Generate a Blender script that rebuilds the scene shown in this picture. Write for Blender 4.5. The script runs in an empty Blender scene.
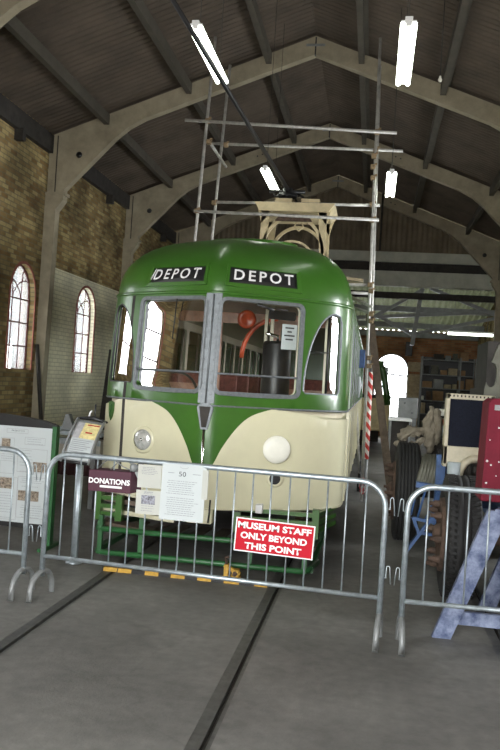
import bpy, bmesh, math, random
from mathutils import Vector, Matrix
from mathutils.geometry import delaunay_2d_cdt
random.seed(7)
sc = bpy.context.scene
COL = sc.collection

# ------------------------------------------------------------ camera
F = 790.0
CX, CY = 250.0, 375.0
CAMPOS = Vector((0, 0, 1.72))
dY = Vector((372 - CX, -(388 - CY), -F)).normalized()
hh = Vector((1, -.062, 0))
Zw = hh.cross(dY).normalized()
if Zw.y < 0: Zw = -Zw
Xw = dY.cross(Zw)
camd = bpy.data.cameras.new('camera'); cam = bpy.data.objects.new('camera', camd); COL.objects.link(cam)
R = Matrix((Xw, dY, Zw))            # world_from_camera rows
cam.matrix_world = Matrix.Translation(CAMPOS) @ R.to_4x4()
camd.sensor_fit = 'VERTICAL'; camd.sensor_height = 36; camd.lens = F / 750 * 36
camd.clip_start = .05; camd.clip_end = 300
sc.camera = cam

# ------------------------------------------------------------ world, big lights, exposure
w = bpy.data.worlds.new('world'); sc.world = w; w.use_nodes = True
bg = w.node_tree.nodes['Background']
bg.inputs[0].default_value = (.93, .97, 1, 1); bg.inputs[1].default_value = 13.0

def area(name, loc, rot, sx, sy, energy, col=(1, 1, 1)):
    l = bpy.data.lights.new(name, 'AREA'); l.shape = 'RECTANGLE'; l.size = sx; l.size_y = sy
    l.energy = energy; l.color = col
    o = bpy.data.objects.new(name, l); o.location = loc; o.rotation_euler = rot; COL.objects.link(o)
    return o
# daylight through the big doorway behind the photographer
area('daylight_doorway', (-1.4, -1.9, 2.45), (math.radians(84), 0, 0), 4.6, 4.5, 540, (1, .975, .92))
for yy in (8.1, 12.1, 16.8):  # added fill lamps outside the unseen right windows, to brighten the left wall
    area('window_fill', (4.3, yy, 2.7), (0, math.radians(90), 0), 1.9, 1.2, 280, (.95, .98, 1))
sc.view_settings.view_transform = 'Standard'
sc.view_settings.look = 'None'
sc.view_settings.exposure = -0.4
sc.view_settings.gamma = 1.0
sc.view_settings.use_curve_mapping = False

def P(px, py, **k):
    """photo pixel -> point on the plane X=, Y= or Z="""
    c = Vector((px - CX, -(py - CY), -F))
    d = R @ c
    a, v = list(k.items())[0]; i = 'XYZ'.index(a)
    return CAMPOS + d * ((v - CAMPOS[i]) / d[i])

# ------------------------------------------------------------ materials
def mat(name, col, rough=.55, metal=0, var=.12, scale=6, bump=0, bscale=40, col2=None, coat=0, spec=.5):
    m = bpy.data.materials.new(name); m.use_nodes = True
    nt = m.node_tree; b = nt.nodes['Principled BSDF']
    b.inputs['Roughness'].default_value = rough; b.inputs['Metallic'].default_value = metal
    b.inputs['Specular IOR Level'].default_value = spec
    b.inputs['Coat Weight'].default_value = coat
    b.inputs['Coat Roughness'].default_value = .08
    tc = nt.nodes.new('ShaderNodeTexCoord')
    n = nt.nodes.new('ShaderNodeTexNoise'); n.inputs['Scale'].default_value = scale; n.inputs['Detail'].default_value = 6
    n.inputs['Roughness'].default_value = .65
    nt.links.new(tc.outputs['Object'], n.inputs['Vector'])
    r = nt.nodes.new('ShaderNodeValToRGB')
    c1 = tuple(max(0, c * (1 - var)) for c in col); c2 = col2 or tuple(min(1, c * (1 + var)) for c in col)
    r.color_ramp.elements[0].position = .32; r.color_ramp.elements[1].position = .68
    r.color_ramp.elements[0].color = (*c1, 1); r.color_ramp.elements[1].color = (*c2, 1)
    nt.links.new(n.outputs['Fac'], r.inputs['Fac']); nt.links.new(r.outputs['Color'], b.inputs['Base Color'])
    if bump:
        n2 = nt.nodes.new('ShaderNodeTexNoise'); n2.inputs['Scale'].default_value = bscale; n2.inputs['Detail'].default_value = 4
        nt.links.new(tc.outputs['Object'], n2.inputs['Vector'])
        bp = nt.nodes.new('ShaderNodeBump'); bp.inputs['Strength'].default_value = bump; bp.inputs['Distance'].default_value = .01
        nt.links.new(n2.outputs['Fac'], bp.inputs['Height']); nt.links.new(bp.outputs['Normal'], b.inputs['Normal'])
    return m

def brickmat(name, axes, c1, c2, mortar, bump=.6, var=.5, dirt=True):
    m = bpy.data.materials.new(name); m.use_nodes = True
    nt = m.node_tree; b = nt.nodes['Principled BSDF']; b.inputs['Roughness'].default_value = .9
    b.inputs['Specular IOR Level'].default_value = .2
    tc = nt.nodes.new('ShaderNodeTexCoord'); sp = nt.nodes.new('ShaderNodeSeparateXYZ'); cb = nt.nodes.new('ShaderNodeCombineXYZ')
    nt.links.new(tc.outputs['Object'], sp.inputs[0])
    nt.links.new(sp.outputs[axes[0]], cb.inputs[0]); nt.links.new(sp.outputs[axes[1]], cb.inputs[1])
    br = nt.nodes.new('ShaderNodeTexBrick'); br.inputs['Scale'].default_value = 1
    br.inputs['Brick Width'].default_value = .235; br.inputs['Row Height'].default_value = .08
    br.inputs['Mortar Size'].default_value = .009; br.inputs['Mortar Smooth'].default_value = .3
    br.inputs['Color1'].default_value = (*c1, 1); br.inputs['Color2'].default_value = (*c2, 1); br.inputs['Mortar'].default_value = (*mortar, 1)
    br.inputs['Bias'].default_value = -.1
    nt.links.new(cb.outputs[0], br.inputs['Vector'])
    n = nt.nodes.new('ShaderNodeTexNoise'); n.inputs['Scale'].default_value = 1.1; n.inputs['Detail'].default_value = 7
    nt.links.new(tc.outputs['Object'], n.inputs['Vector'])
    r = nt.nodes.new('ShaderNodeMapRange'); r.inputs[1].default_value = .35; r.inputs[2].default_value = .65
    r.inputs[3].default_value = 1 - var; r.inputs[4].default_value = 1 + var * .6
    nt.links.new(n.outputs['Fac'], r.inputs[0])
    mx = nt.nodes.new('ShaderNodeMixRGB'); mx.blend_type = 'MULTIPLY'; mx.inputs[0].default_value = 1
    nt.links.new(br.outputs['Color'], mx.inputs[1]); nt.links.new(r.outputs[0], mx.inputs[2])
    nt.links.new(mx.outputs[0], b.inputs['Base Color'])
    bp = nt.nodes.new('ShaderNodeBump'); bp.inputs['Strength'].default_value = bump; bp.inputs['Distance'].default_value = .01
    bp.invert = True
    nt.links.new(br.outputs['Fac'], bp.inputs['Height']); nt.links.new(bp.outputs['Normal'], b.inputs['Normal'])
    return m

def emit(name, col, s):
    m = bpy.data.materials.new(name); m.use_nodes = True; nt = m.node_tree
    b = nt.nodes['Principled BSDF']; b.inputs['Base Color'].default_value = (.8, .8, .8, 1)
    b.inputs['Emission Color'].default_value = (*col, 1); b.inputs['Emission Strength'].default_value = s
    return m

def glassmat(name, tint=(1, 1, 1), refl=1.45, rough=.0, haze=0.0):
    m = bpy.data.materials.new(name); m.use_nodes = True; nt = m.node_tree
    nt.nodes.remove(nt.nodes['Principled BSDF']); out = nt.nodes['Material Output']
    t = nt.nodes.new('ShaderNodeBsdfTransparent'); t.inputs[0].default_value = (*tint, 1)
    g = nt.nodes.new('ShaderNodeBsdfGlossy'); g.inputs['Roughness'].default_value = rough
    fr = nt.nodes.new('ShaderNodeFresnel'); fr.inputs['IOR'].default_value = refl
    mx = nt.nodes.new('ShaderNodeMixShader')
    nt.links.new(fr.outputs[0], mx.inputs[0]); nt.links.new(t.outputs[0], mx.inputs[1]); nt.links.new(g.outputs[0], mx.inputs[2])
    last = mx
    if haze:
        d = nt.nodes.new('ShaderNodeBsdfTranslucent'); d.inputs[0].default_value = (.9, .9, .9, 1)
        m2 = nt.nodes.new('ShaderNodeMixShader'); m2.inputs[0].default_value = haze
        nt.links.new(mx.outputs[0], m2.inputs[1]); nt.links.new(d.outputs[0], m2.inputs[2]); last = m2
    nt.links.new(last.outputs[0], out.inputs[0])
    return m

def stripemat(name, ca, cb_, axis, period, slant=0.0, slant_axis=0):
    m = bpy.data.materials.new(name); m.use_nodes = True; nt = m.node_tree
    b = nt.nodes['Principled BSDF']; b.inputs['Roughness'].default_value = .6
    tc = nt.nodes.new('ShaderNodeTexCoord'); sp = nt.nodes.new('ShaderNodeSeparateXYZ'); nt.links.new(tc.outputs['Object'], sp.inputs[0])
    ma = nt.nodes.new('ShaderNodeMath'); ma.operation = 'MULTIPLY'; ma.inputs[1].default_value = slant
    nt.links.new(sp.outputs[slant_axis], ma.inputs[0])
    ad = nt.nodes.new('ShaderNodeMath'); ad.operation = 'ADD'; nt.links.new(sp.outputs[axis], ad.inputs[0]); nt.links.new(ma.outputs[0], ad.inputs[1])
    mu = nt.nodes.new('ShaderNodeMath'); mu.operation = 'MULTIPLY'; mu.inputs[1].default_value = 1 / period; nt.links.new(ad.outputs[0], mu.inputs[0])
    fr = nt.nodes.new('ShaderNodeMath'); fr.operation = 'FRACT'; nt.links.new(mu.outputs[0], fr.inputs[0])
    gt = nt.nodes.new('ShaderNodeMath'); gt.operation = 'GREATER_THAN'; gt.inputs[1].default_value = .5; nt.links.new(fr.outputs[0], gt.inputs[0])
    mx = nt.nodes.new('ShaderNodeMixRGB'); mx.inputs[1].default_value = (*ca, 1); mx.inputs[2].default_value = (*cb_, 1)
    nt.links.new(gt.outputs[0], mx.inputs[0]); nt.links.new(mx.outputs[0], b.inputs['Base Color'])
    return m

m_green = mat('tram_green', (.036, .115, .014), .3, 0, .12, 3, coat=.2)
m_green_d = mat('faded_green_paint', (.02, .10, .03), .4, 0, .25, 8)
m_cream = mat('tram_cream', (.60, .575, .40), .3, 0, .05, 3, coat=.3)
m_towercream = mat('tower_cream', (.6, .5, .3), .55, 0, .15, 5)
m_alu = mat('aluminium', (.15, .165, .175), .5, .4, .2, 30)
m_galv = mat('galvanised_steel', (.37, .42, .45), .42, .65, .22, 18)
m_scaf = mat('scaffold_steel', (.5, .49, .46), .5, .35, .3, 12)
m_rust = mat('rusty_clamp', (.30, .22, .13), .7, .4, .4, 30)
m_black = mat('black_paint', (.012, .012, .013), .4, 0, .2, 10)
m_dark = mat('dark_grime', (.03, .026, .022), .8, 0, .4, 6)
m_rubber = mat('tyre_rubber', (.013, .013, .013), .75, 0, .3, 15, bump=.3)
m_wood = mat('old_timber', (.12, .09, .065), .8, 0, .35, 9, bump=.3)
m_woodp = mat('pale_timber', (.42, .34, .22), .75, 0, .25, 9)
m_conc = mat('frame_concrete', (.31, .27, .19), .85, 0, .22, 3, bump=.25)
m_beamg = mat('grey_beam_paint', (.42, .43, .36), .7, 0, .15, 3)
m_steel = mat('grey_steel', (.22, .23, .23), .5, .3, .2, 5)
m_purlin = mat('purlin_paint_shaded', (.075, .066, .05), .8, 0, .2, 4)  # shade of the purlins' dark sides is put into the whole colour
m_white = mat('white_paper', (.46, .495, .5), .75, 0, .03, 4)
m_white2 = mat('offwhite_paper', (.42, .425, .39), .75, 0, .04, 4)
m_print = mat('printed_grey', (.3, .3, .31), .8, 0, .1, 20)
m_ink = mat('printed_black', (.04, .04, .045), .7, 0, .1, 20)
m_red = mat('sign_red', (.42, .008, .02), .6, 0, .06, 6, spec=.15)
m_maroon = mat('maroon_box', (.05, .006, .02), .65, 0, .1, 6)
m_redpanel = mat('faded_red_panel', (.15, .012, .026), .7, 0, .15, 8, spec=.2)
m_signwhite = mat('sign_white', (.72, .72, .72), .5, 0, .02, 6)
m_blue = mat('blue_chassis_paint', (.035, .09, .23), .5, 0, .3, 12)
m_tres = mat('chipped_blue_white_paint', (.035, .06, .16), .6, 0, .3, 11, col2=(.24, .28, .40), bump=.3)
m_rag = mat('grey_cream_cloth', (.20, .175, .13), .95, 0, .25, 9, bump=.4)
m_olive = mat('olive_grey_metal', (.10, .10, .075), .6, 0, .3, 6)
m_core = mat('radiator_core', (.008, .010, .018), .8, 0, .3, 60, bump=.3, bscale=120, spec=.15)
m_radc = mat('radiator_cream', (.45, .41, .30), .5, 0, .15, 10)
m_cardb = mat('cardboard', (.3, .18, .09), .85, 0, .2, 7)
m_rustred = mat('rusty_iron', (.08, .05, .035), .8, .1, .5, 14)
m_seat = mat('seat_moquette', (.16, .05, .04), .85, 0, .3, 20)
m_orange = mat('orange_lacquer', (.42, .06, .02), .3, 0, .4, 7)
m_intcream = mat('interior_cream', (.55, .5, .38), .5, 0, .08, 4)
m_yellow = mat('yellow_paint', (.45, .26, .03), .6, 0, .3, 20)
m_chrome = mat('chrome', (.75, .75, .75), .08, 1, .03, 5)
m_lens = mat('lamp_lens', (.62, .63, .60), .15, .45, .3, 25)
m_disc = mat('white_lamp_cover', (.78, .77, .68), .4, 0, .05, 10)
m_glass = glassmat('clear_glass', (.97, .99, .98), 1.5)
m_glass2 = glassmat('side_glass', (.92, .96, .93), 1.3)
m_wglass = glassmat('window_glass', (.98, .96, .97), 1.3, haze=.12)
m_tube = emit('fluorescent_tube', (.93, 1, .86), 9)
m_iron = mat('window_iron', (.16, .06, .05), .7, 0, .3, 15)
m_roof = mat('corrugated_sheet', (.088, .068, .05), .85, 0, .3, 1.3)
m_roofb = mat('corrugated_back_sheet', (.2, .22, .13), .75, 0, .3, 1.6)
m_infill = mat('vertical_sheet', (.15, .12, .08), .8, 0, .25, 2)
m_brick = brickmat('old_brick', (1, 2), (.19, .12, .048), (.40, .32, .15), (.18, .155, .09), var=.55)
m_brickx = brickmat('back_brick', (0, 2), (.30, .12, .06), (.45, .24, .12), (.26, .2, .13), var=.4)
m_pbrick = brickmat('whitewashed_brick', (1, 2), (.85, .81, .60), (.76, .73, .54), (.58, .55, .40), bump=.4, var=.18)
m_reveal = mat('red_brick_reveal', (.28, .1, .07), .85, 0, .3, 12)

_nt = m_roofb.node_tree; _b = _nt.nodes['Principled BSDF']; _tr = _nt.nodes.new('ShaderNodeBsdfTranslucent'); _tr.inputs[0].default_value = (.55, .6, .36, 1)
_mx = _nt.nodes.new('ShaderNodeMixShader'); _mx.inputs[0].default_value = .025
_nt.links.new(_b.outputs[0], _mx.inputs[1]); _nt.links.new(_tr.outputs[0], _mx.inputs[2]); _nt.links.new(_mx.outputs[0], _nt.nodes['Material Output'].inputs[0])

# ------------------------------------------------------------ mesh builder
class MB:
    def __init__(s): s.bm = bmesh.new(); s.mats = []
    def mi(s, m):
        if m is None: return 0
        if m not in s.mats: s.mats.append(m)
        return s.mats.index(m)
    def _fin(s, geom_faces, m):
        i = s.mi(m)
        for f in geom_faces: f.material_index = i
    def box(s, c, d, rot=None, m=None, bev=0):
        x, y, z = (v / 2 for v in d); q = rot or Matrix()
        vs = [s.bm.verts.new(Vector(c) + (q @ Vector((a * x, b * y, e * z)))) for a in (-1, 1) for b in (-1, 1) for e in (-1, 1)]
        fs = [s.bm.faces.new([vs[i] for i in f]) for f in ((0, 1, 3, 2), (4, 6, 7, 5), (0, 4, 5, 1), (2, 3, 7, 6), (0, 2, 6, 4), (1, 5, 7, 3))]
        s._fin(fs, m)
        if bev:
            es = list({e for f in fs for e in f.edges})
            r = bmesh.ops.bevel(s.bm, geom=es, offset=bev, segments=2, profile=.5, affect='EDGES')
            if m is not None: s._fin([f for f in r['faces'] if f.is_valid], m)
        return s
    def bx(s, x0, x1, y0, y1, z0, z1, m=None, bev=0):
        return s.box(((x0 + x1) / 2, (y0 + y1) / 2, (z0 + z1) / 2), (abs(x1 - x0), abs(y1 - y0), abs(z1 - z0)), m=m, bev=bev)
    def beam(s, a, b, wx, wz, m=None, up=(0, 0, 1)):
        a = Vector(a); b = Vector(b); d = (b - a); L = d.length; d.normalize()
        u = Vector(up); sx = d.cross(u).normalized(); uz = sx.cross(d)
        rot = Matrix((sx, d, uz)).transposed()
        return s.box((a + b) / 2, (wx, L, wz), rot=rot, m=m)
    def tube(s, pts, r, n=10, m=None, cap=True, closed=False):
        pts = [Vector(p) for p in pts]; rings = []
        rs = r if isinstance(r, (list, tuple)) else [r] * len(pts)
        N = len(pts); prev = None
        for i, p in enumerate(pts):
            if closed: t = pts[(i + 1) % N] - pts[i - 1]
            else: t = pts[min(i + 1, N - 1)] - pts[max(i - 1, 0)]
            t.normalize()
            if prev is None:
                a = Vector((0, 0, 1)) if abs(t.z) < .9 else Vector((1, 0, 0))
                u = t.cross(a).normalized()
            else:
                u = (prev - t * prev.dot(t)).normalized()
            prev = u; v = t.cross(u)
            rings.append([s.bm.verts.new(p + (u * math.cos(k * 2 * math.pi / n) + v * math.sin(k * 2 * math.pi / n)) * rs[i]) for k in range(n)])
        fs = []
        for i in range(N if closed else N - 1):
            A, B = rings[i], rings[(i + 1) % N]
            for k in range(n): fs.append(s.bm.faces.new((A[k], A[(k + 1) % n], B[(k + 1) % n], B[k])))
        if cap and not closed:
            fs.append(s.bm.faces.new(rings[0][::-1])); fs.append(s.bm.faces.new(rings[-1]))
        for f in fs: f.smooth = True
        s._fin(fs, m); return s
    def lathe(s, c, axis, prof, n=24, m=None, a0=0, a1=2 * math.pi):
        """prof: list of (along axis, radius)"""
        c = Vector(c); ax = Vector(axis).normalized(); a = Vector((0, 0, 1)) if abs(ax.z) < .9 else Vector((1, 0, 0))
        u = ax.cross(a).normalized(); v = ax.cross(u); rings = []
        for h, r in prof:
            rings.append([s.bm.verts.new(c + ax * h + (u * math.cos(k * 2 * math.pi / n) + v * math.sin(k * 2 * math.pi / n)) * max(r, 1e-4)) for k in range(n)])
        fs = []
        for i in range(len(rings) - 1):
            A, B = rings[i], rings[i + 1]
            for k in range(n): fs.append(s.bm.faces.new((A[k], A[(k + 1) % n], B[(k + 1) % n], B[k])))
        for f in fs: f.smooth = True
        s._fin(fs, m); return s
    def prism(s, poly, depth, m=None):
        """poly: 3D points of a planar outline, depth: extrusion vector"""
        d = Vector(depth); A = [s.bm.verts.new(Vector(p)) for p in poly]; B = [s.bm.verts.new(Vector(p) + d) for p in poly]
        fs = [s.bm.faces.new(A), s.bm.faces.new(B[::-1])]
        n = len(A)
        for i in range(n): fs.append(s.bm.faces.new((A[i], B[i], B[(i + 1) % n], A[(i + 1) % n])))
        s._fin(fs, m); return s
    def sheet(s, outer, holes=(), regions=(), extra=(), mapf=None, base=None, lines=()):
        """flat outline with holes and coloured regions, triangulated and mapped to 3D"""
        vs, es = [], []
        def loop(l):
            k = len(vs); vs.extend(Vector(p) for p in l)
            es.extend((k + i, k + (i + 1) % len(l)) for i in range(len(l)))
        loop(outer)
        for h in holes: loop(h)
        for r, _ in regions: loop(r)
        for a, b in lines:
            k = len(vs); vs.extend((Vector(a), Vector(b))); es.append((k, k + 1))
        for e in extra:
            if pip(e, outer): vs.append(Vector(e))
        V, E, Fc, *_ = delaunay_2d_cdt(vs, es, [], 0, 1e-5)
        bv = [None] * len(V); fs = []
        for f in Fc:
            c = (sum((V[i].x for i in f)) / len(f), sum((V[i].y for i in f)) / len(f))
            if not pip(c, outer) or any(pip(c, h) for h in holes): continue
            mm = base
            for r, rm in regions:
                if pip(c, r): mm = rm
            for i in f:
                if bv[i] is None: bv[i] = s.bm.verts.new(mapf(V[i].x, V[i].y))
            try: fc = s.bm.faces.new([bv[i] for i in f])
            except ValueError: continue
            fc.material_index = s.mi(mm); fc.smooth = False
        return s
    def build(s, name, m=None, parent=None, solid=0, smooth=None, off=-1, recalc=True, bevel=0):
        if recalc: bmesh.ops.recalc_face_normals(s.bm, faces=s.bm.faces)
        me = bpy.data.meshes.new(name)
        if parent is not None: bmesh.ops.translate(s.bm, verts=s.bm.verts, vec=-base_of(parent))
        s.bm.to_mesh(me); s.bm.free()
        if s.mats:
            for x in s.mats: me.materials.append(x)
        elif m: me.materials.append(m)
        o = bpy.data.objects.new(name, me); COL.objects.link(o)
        if parent is not None: o.parent = parent
        if solid:
            md = o.modifiers.new('thickness', 'SOLIDIFY'); md.thickness = solid; md.offset = off
        if bevel:
            md = o.modifiers.new('edge', 'BEVEL'); md.width = bevel; md.segments = 2; md.limit_method = 'ANGLE'
        if smooth and solid:
            es_ = o.modifiers.new('split', 'EDGE_SPLIT'); es_.split_angle = math.radians(40)
        if smooth:
            for p in me.polygons: p.use_smooth = True
            try: me.set_sharp_from_angle(angle=math.radians(smooth))
            except Exception: pass
        return o

def base_of(o):
    b = Vector(o.location) if o.type == 'EMPTY' else Vector((0, 0, 0))
    p = o.parent
    while p: b += (Vector(p.location) if p.type == 'EMPTY' else Vector((0, 0, 0))); p = p.parent
    return b

def pip(p, poly):
    x, y = p[0], p[1]; c = False; n = len(poly); j = n - 1
    for i in range(n):
        xi, yi = poly[i][0], poly[i][1]; xj, yj = poly[j][0], poly[j][1]
        if (yi > y) != (yj > y) and x < (xj - xi) * (y - yi) / (yj - yi) + xi: c = not c
        j = i
    return c

def thing(name, label, cat, loc, group=None):
    o = bpy.data.objects.new(name, None); o.empty_display_size = .2; COL.objects.link(o)
    o.location = loc; o['label'] = label; o['category'] = cat
    if group: o['group'] = group
    return o
def tag(o, label, cat, group=None, kind=None):
    o['label'] = label; o['category'] = cat
    if group: o['group'] = group
    if kind: o['kind'] = kind
    return o
def struct(o): o['kind'] = 'structure'; return o
def kids(o): return [c for c in COL.objects if c.parent == o]
def dup(root, loc, label=None, group=None, tree=None):
    r = root.copy(); COL.objects.link(r); r.location = loc
    if label: r['label'] = label
    if group: r['group'] = group
    for ch in kids(root):
        c = ch.copy(); COL.objects.link(c); c.parent = r
        for g in kids(ch):
            d = g.copy(); COL.objects.link(d); d.parent = c
    return r

def textmesh(name, body, size, mapf, m, parent, bold=0.0, spacing=1.0, align='CENTER', fit=None, shear=0):
    cu = bpy.data.curves.new(name, 'FONT'); cu.body = body; cu.size = size; cu.align_x = align; cu.align_y = 'CENTER'
    cu.offset = bold; cu.space_character = spacing; cu.resolution_u = 3; cu.shear = shear
    t = bpy.data.objects.new(name, cu); COL.objects.link(t)
    dg = bpy.context.evaluated_depsgraph_get()
    me = bpy.data.meshes.new_from_object(t.evaluated_get(dg))
    bpy.data.objects.remove(t)
    xs = [v.co.x for v in me.vertices]; ys = [v.co.y for v in me.vertices]
    x0, x1, y0, y1 = min(xs), max(xs), min(ys), max(ys)
    b = base_of(parent) if parent is not None else Vector((0, 0, 0))
    for v in me.vertices:
        u, q = v.co.x, v.co.y
        if fit: u = (u - (x0 + x1) / 2) / (x1 - x0) * fit[0]; q = (q - (y0 + y1) / 2) / (y1 - y0) * fit[1]
        v.co = Vector(mapf(u, q)) - b
    me.materials.clear(); me.materials.append(m)
    o = bpy.data.objects.new(name, me); COL.objects.link(o); o.parent = parent
    return o
def arch(y0, y1, z0, zs, zt, n=10, pointed=False):
    """arched outline: sides y0..y1, sill z0, spring zs, crown zt"""
    c = (y0 + y1) / 2; r = (y1 - y0) / 2; pts = [(y0, z0), (y1, z0)]
    for k in range(n + 1):
        a = math.pi * k / n
        pts.append((c + r * math.cos(a), zs + (zt - zs) * math.sin(a) ** (.9)))
    return pts
def rrect(x0, x1, y0, y1, r, n=4):
    pts = []
    for cx_, cy_, a0 in ((x1 - r, y1 - r, 0), (x0 + r, y1 - r, 90), (x0 + r, y0 + r, 180), (x1 - r, y0 + r, 270)):
        for k in range(n + 1):
            a = math.radians(a0 + 90 * k / n); pts.append((cx_ + r * math.cos(a), cy_ + r * math.sin(a)))
    return pts

# ------------------------------------------------------------ building
XL, XR, XA, ZA, ZE = -6.35, 3.62, -1.375, 8.02, 6.12     # walls, ridge
Y0, YF3, YB = -2.0, 23.8, 29.0
SL = (ZA - ZE) / (XA - XL)
def roofz(x): return ZA - SL * abs(x - XA)
# floor : concrete with slots for the rails
def floor_mat():
    m = mat('floor_concrete', (.15, .147, .137), .62, 0, .28, 1.1, bump=.25, bscale=60)
    nt = m.node_tree; b = nt.nodes['Principled BSDF']; ramp = b.inputs['Base Color'].links[0].from_node
    tc = nt.nodes['Texture Coordinate']
    n = nt.nodes.new('ShaderNodeTexNoise'); n.inputs['Scale'].default_value = 14; n.inputs['Detail'].default_value = 8
    nt.links.new(tc.outputs['Object'], n.inputs['Vector'])
    r = nt.nodes.new('ShaderNodeMapRange'); r.inputs[1].default_value = .3; r.inputs[2].default_value = .7; r.inputs[3].default_value = .85; r.inputs[4].default_value = 1.12
    nt.links.new(n.outputs['Fac'], r.inputs[0])
    v = nt.nodes.new('ShaderNodeTexVoronoi'); v.feature = 'DISTANCE_TO_EDGE'; v.inputs['Scale'].default_value = .45
    wn = nt.nodes.new('ShaderNodeTexNoise'); wn.inputs['Scale'].default_value = 2.0; wn.inputs['Detail'].default_value = 5
    nt.links.new(tc.outputs['Object'], wn.inputs['Vector'])
    mv = nt.nodes.new('ShaderNodeMixRGB'); mv.inputs[0].default_value = .35
    nt.links.new(tc.outputs['Object'], mv.inputs[1]); nt.links.new(wn.outputs['Color'], mv.inputs[2]); nt.links.new(mv.outputs[0], v.inputs['Vector'])
    cr = nt.nodes.new('ShaderNodeMapRange'); cr.inputs[1].default_value = 0; cr.inputs[2].default_value = .006; cr.inputs[3].default_value = .88; cr.inputs[4].default_value = 1
    nt.links.new(v.outputs['Distance'], cr.inputs[0])
    st = nt.nodes.new('ShaderNodeTexNoise'); st.inputs['Scale'].default_value = 2.6; st.inputs['Detail'].default_value = 3
    nt.links.new(tc.outputs['Object'], st.inputs['Vector'])
    sr = nt.nodes.new('ShaderNodeMapRange'); sr.inputs[1].default_value = .6; sr.inputs[2].default_value = .74; sr.inputs[3].default_value = 1; sr.inputs[4].default_value = .72
    nt.links.new(st.outputs['Fac'], sr.inputs[0])
    cur = ramp.outputs['Color']
    for src in (r.outputs[0], cr.outputs[0], sr.outputs[0]):
        x = nt.nodes.new('ShaderNodeMixRGB'); x.blend_type = 'MULTIPLY'; x.inputs[0].default_value = 1
        nt.links.new(cur, x.inputs[1]); nt.links.new(src, x.inputs[2]); cur = x.outputs[0]
    nt.links.new(cur, b.inputs['Base Color'])
    return m
m_floor = floor_mat()
TX = -1.42; GA = .7175
rails = [TX - GA, TX + GA, .98]
b = MB(); xs = [XL]
for r in rails: xs += [r - .055, r + .06]
xs.append(XR)
for i in range(0, len(xs), 2):
    b.bx(xs[i], xs[i + 1], Y0, YB + .3, -.25, 0)
struct(b.build('floor', m_floor))
b = MB(); b.bx(-60, 60, -60, Y0, -.3, -.03); struct(b.build('trim_1', mat('yard_concrete', (.35, .34, .32), .85)))  # unseen yard outside the door, added to bounce light up into the roof
m_rail = mat('rail_steel', (.085, .085, .08), .5, .3, .3, 14)
for r in rails:
    t = thing('tram_rail', {rails[0]: 'grooved steel rail in the floor running to the left side of the green tram',
                            rails[1]: 'grooved steel rail in the floor running to the right side of the green tram',
                            rails[2]: 'grooved steel rail in the floor under the blue and white trestle'}[r], 'rail', (r, Y0, 0))
    b = MB(); y1 = YB
    b.bx(r - .055, r + .012, Y0, y1, -.12, -.001); b.build('rail_head', m_rail, t)
    b = MB(); b.bx(r + .012, r + .038, Y0, y1, -.12, -.03, m=m_dark); b.bx(r + .038, r + .06, Y0, y1, -.12, -.002, m=m_rail)
    b.build('groove', None, t)
# slab joint
b = MB(); b.bx(XL, XR, Y0, Y0 + .02, -.25, .0); struct(b.build('trim_2', m_dark))

# left wall with arched windows
def wall_map(x): return lambda u, v: Vector((x, u, v))
wins = [(13.0, 14.02, 1.66, 2.95, 3.58), (16.14, 17.26, 1.66, 2.95, 3.54), (7.6, 8.6, 1.66, 2.95, 3.56), (20.8, 21.8, 1.66, 2.95, 3.56), (5.7, 6.6, 1.66, 2.95, 3.56)]  # last window is unseen, placed for its white reflection in the tram's left windscreen
holes = [arch(*w_) for w_ in wins]
b = MB()
b.sheet([(Y0, 0), (YB + .3, 0), (YB + .3, ZE + .1), (Y0, ZE + .1)], holes, [([(14.6, 0), (YB + .2, 0), (YB + .2, 3.72), (14.6, 3.72)], m_pbrick)], mapf=wall_map(XL), base=m_brick)
bmesh.ops.recalc_face_normals(b.bm, faces=b.bm.faces)
if b.bm.faces[0].normal.x < 0: bmesh.ops.reverse_faces(b.bm, faces=b.bm.faces)
b.bm.faces.ensure_lookup_table()
if b.bm.faces[0].normal.x < 0: bmesh.ops.reverse_faces(b.bm, faces=b.bm.faces)
ow = struct(b.build('wall_left', None, None, solid=.3, off=-1, recalc=False))
for i, (y0, y1, z0, zs, zt) in enumerate(wins):
    root = bpy.data.objects.new('window_%d' % (i + 1), None); COL.objects.link(root); root.location = (XL - .12, (y0 + y1) / 2, z0); struct(root)
    def wm(u, v): return Vector((XL - .12, u, v))
    b = MB(); b.sheet(arch(y0 - .02, y1 + .02, z0 - .02, zs, zt + .02), mapf=wm); b.build('pane', m_wglass, root)
    b = MB(); W = y1 - y0
    outl = arch(y0, y1, z0, zs, zt, 14)
    b.tube([wm(*p) for p in outl], .028, 6, closed=True)
    for k in (1 / 3, 2 / 3):
        y = y0 + W * k; top = zs + (zt - zs) * .87
        b.tube([wm(y, z0), wm(y, zs + .02)], .013, 6)
    for k in range(1, 4):
        z = z0 + (zs - z0) * k / 3; b.tube([wm(y0, z), wm(y1, z)], .014, 6)
    # interlaced tracery in the head
    for a, c_, q in ((y0 + W / 3, y0 + W, 1), (y0 + W * 2 / 3, y0, 1), (y0 + W / 3, y0 + W * .25, 1), (y0 + W * 2 / 3, y0 + W * .75, 1)):
        pts = []
        for j in range(7):
            tt = j / 6; yy = a + (c_ - a) * tt ** 1.5 * .8; zz = zs + (zt - zs) * .9 * math.sin(tt * math.pi / 2) * (.95 if abs(c_ - a) < W * .4 else .62)
            pts.append(wm(yy, zz))
        b.tube(pts, .012, 6)
    b.build('glazing_bars', m_iron, root)
    b = MB(); pr = arch(y0 - .0, y1 + .0, z0, zs, zt, 14)
    ou = arch(y0 - .045, y1 + .045, z0 - .0, zs, zt + .05, 14)
    b.sheet(ou, [pr], mapf=lambda u, v: Vector((XL + .004, u, v))); struct(b.build('trim_%d' % (10 + i), m_reveal, None, solid=.02, off=0))

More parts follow.
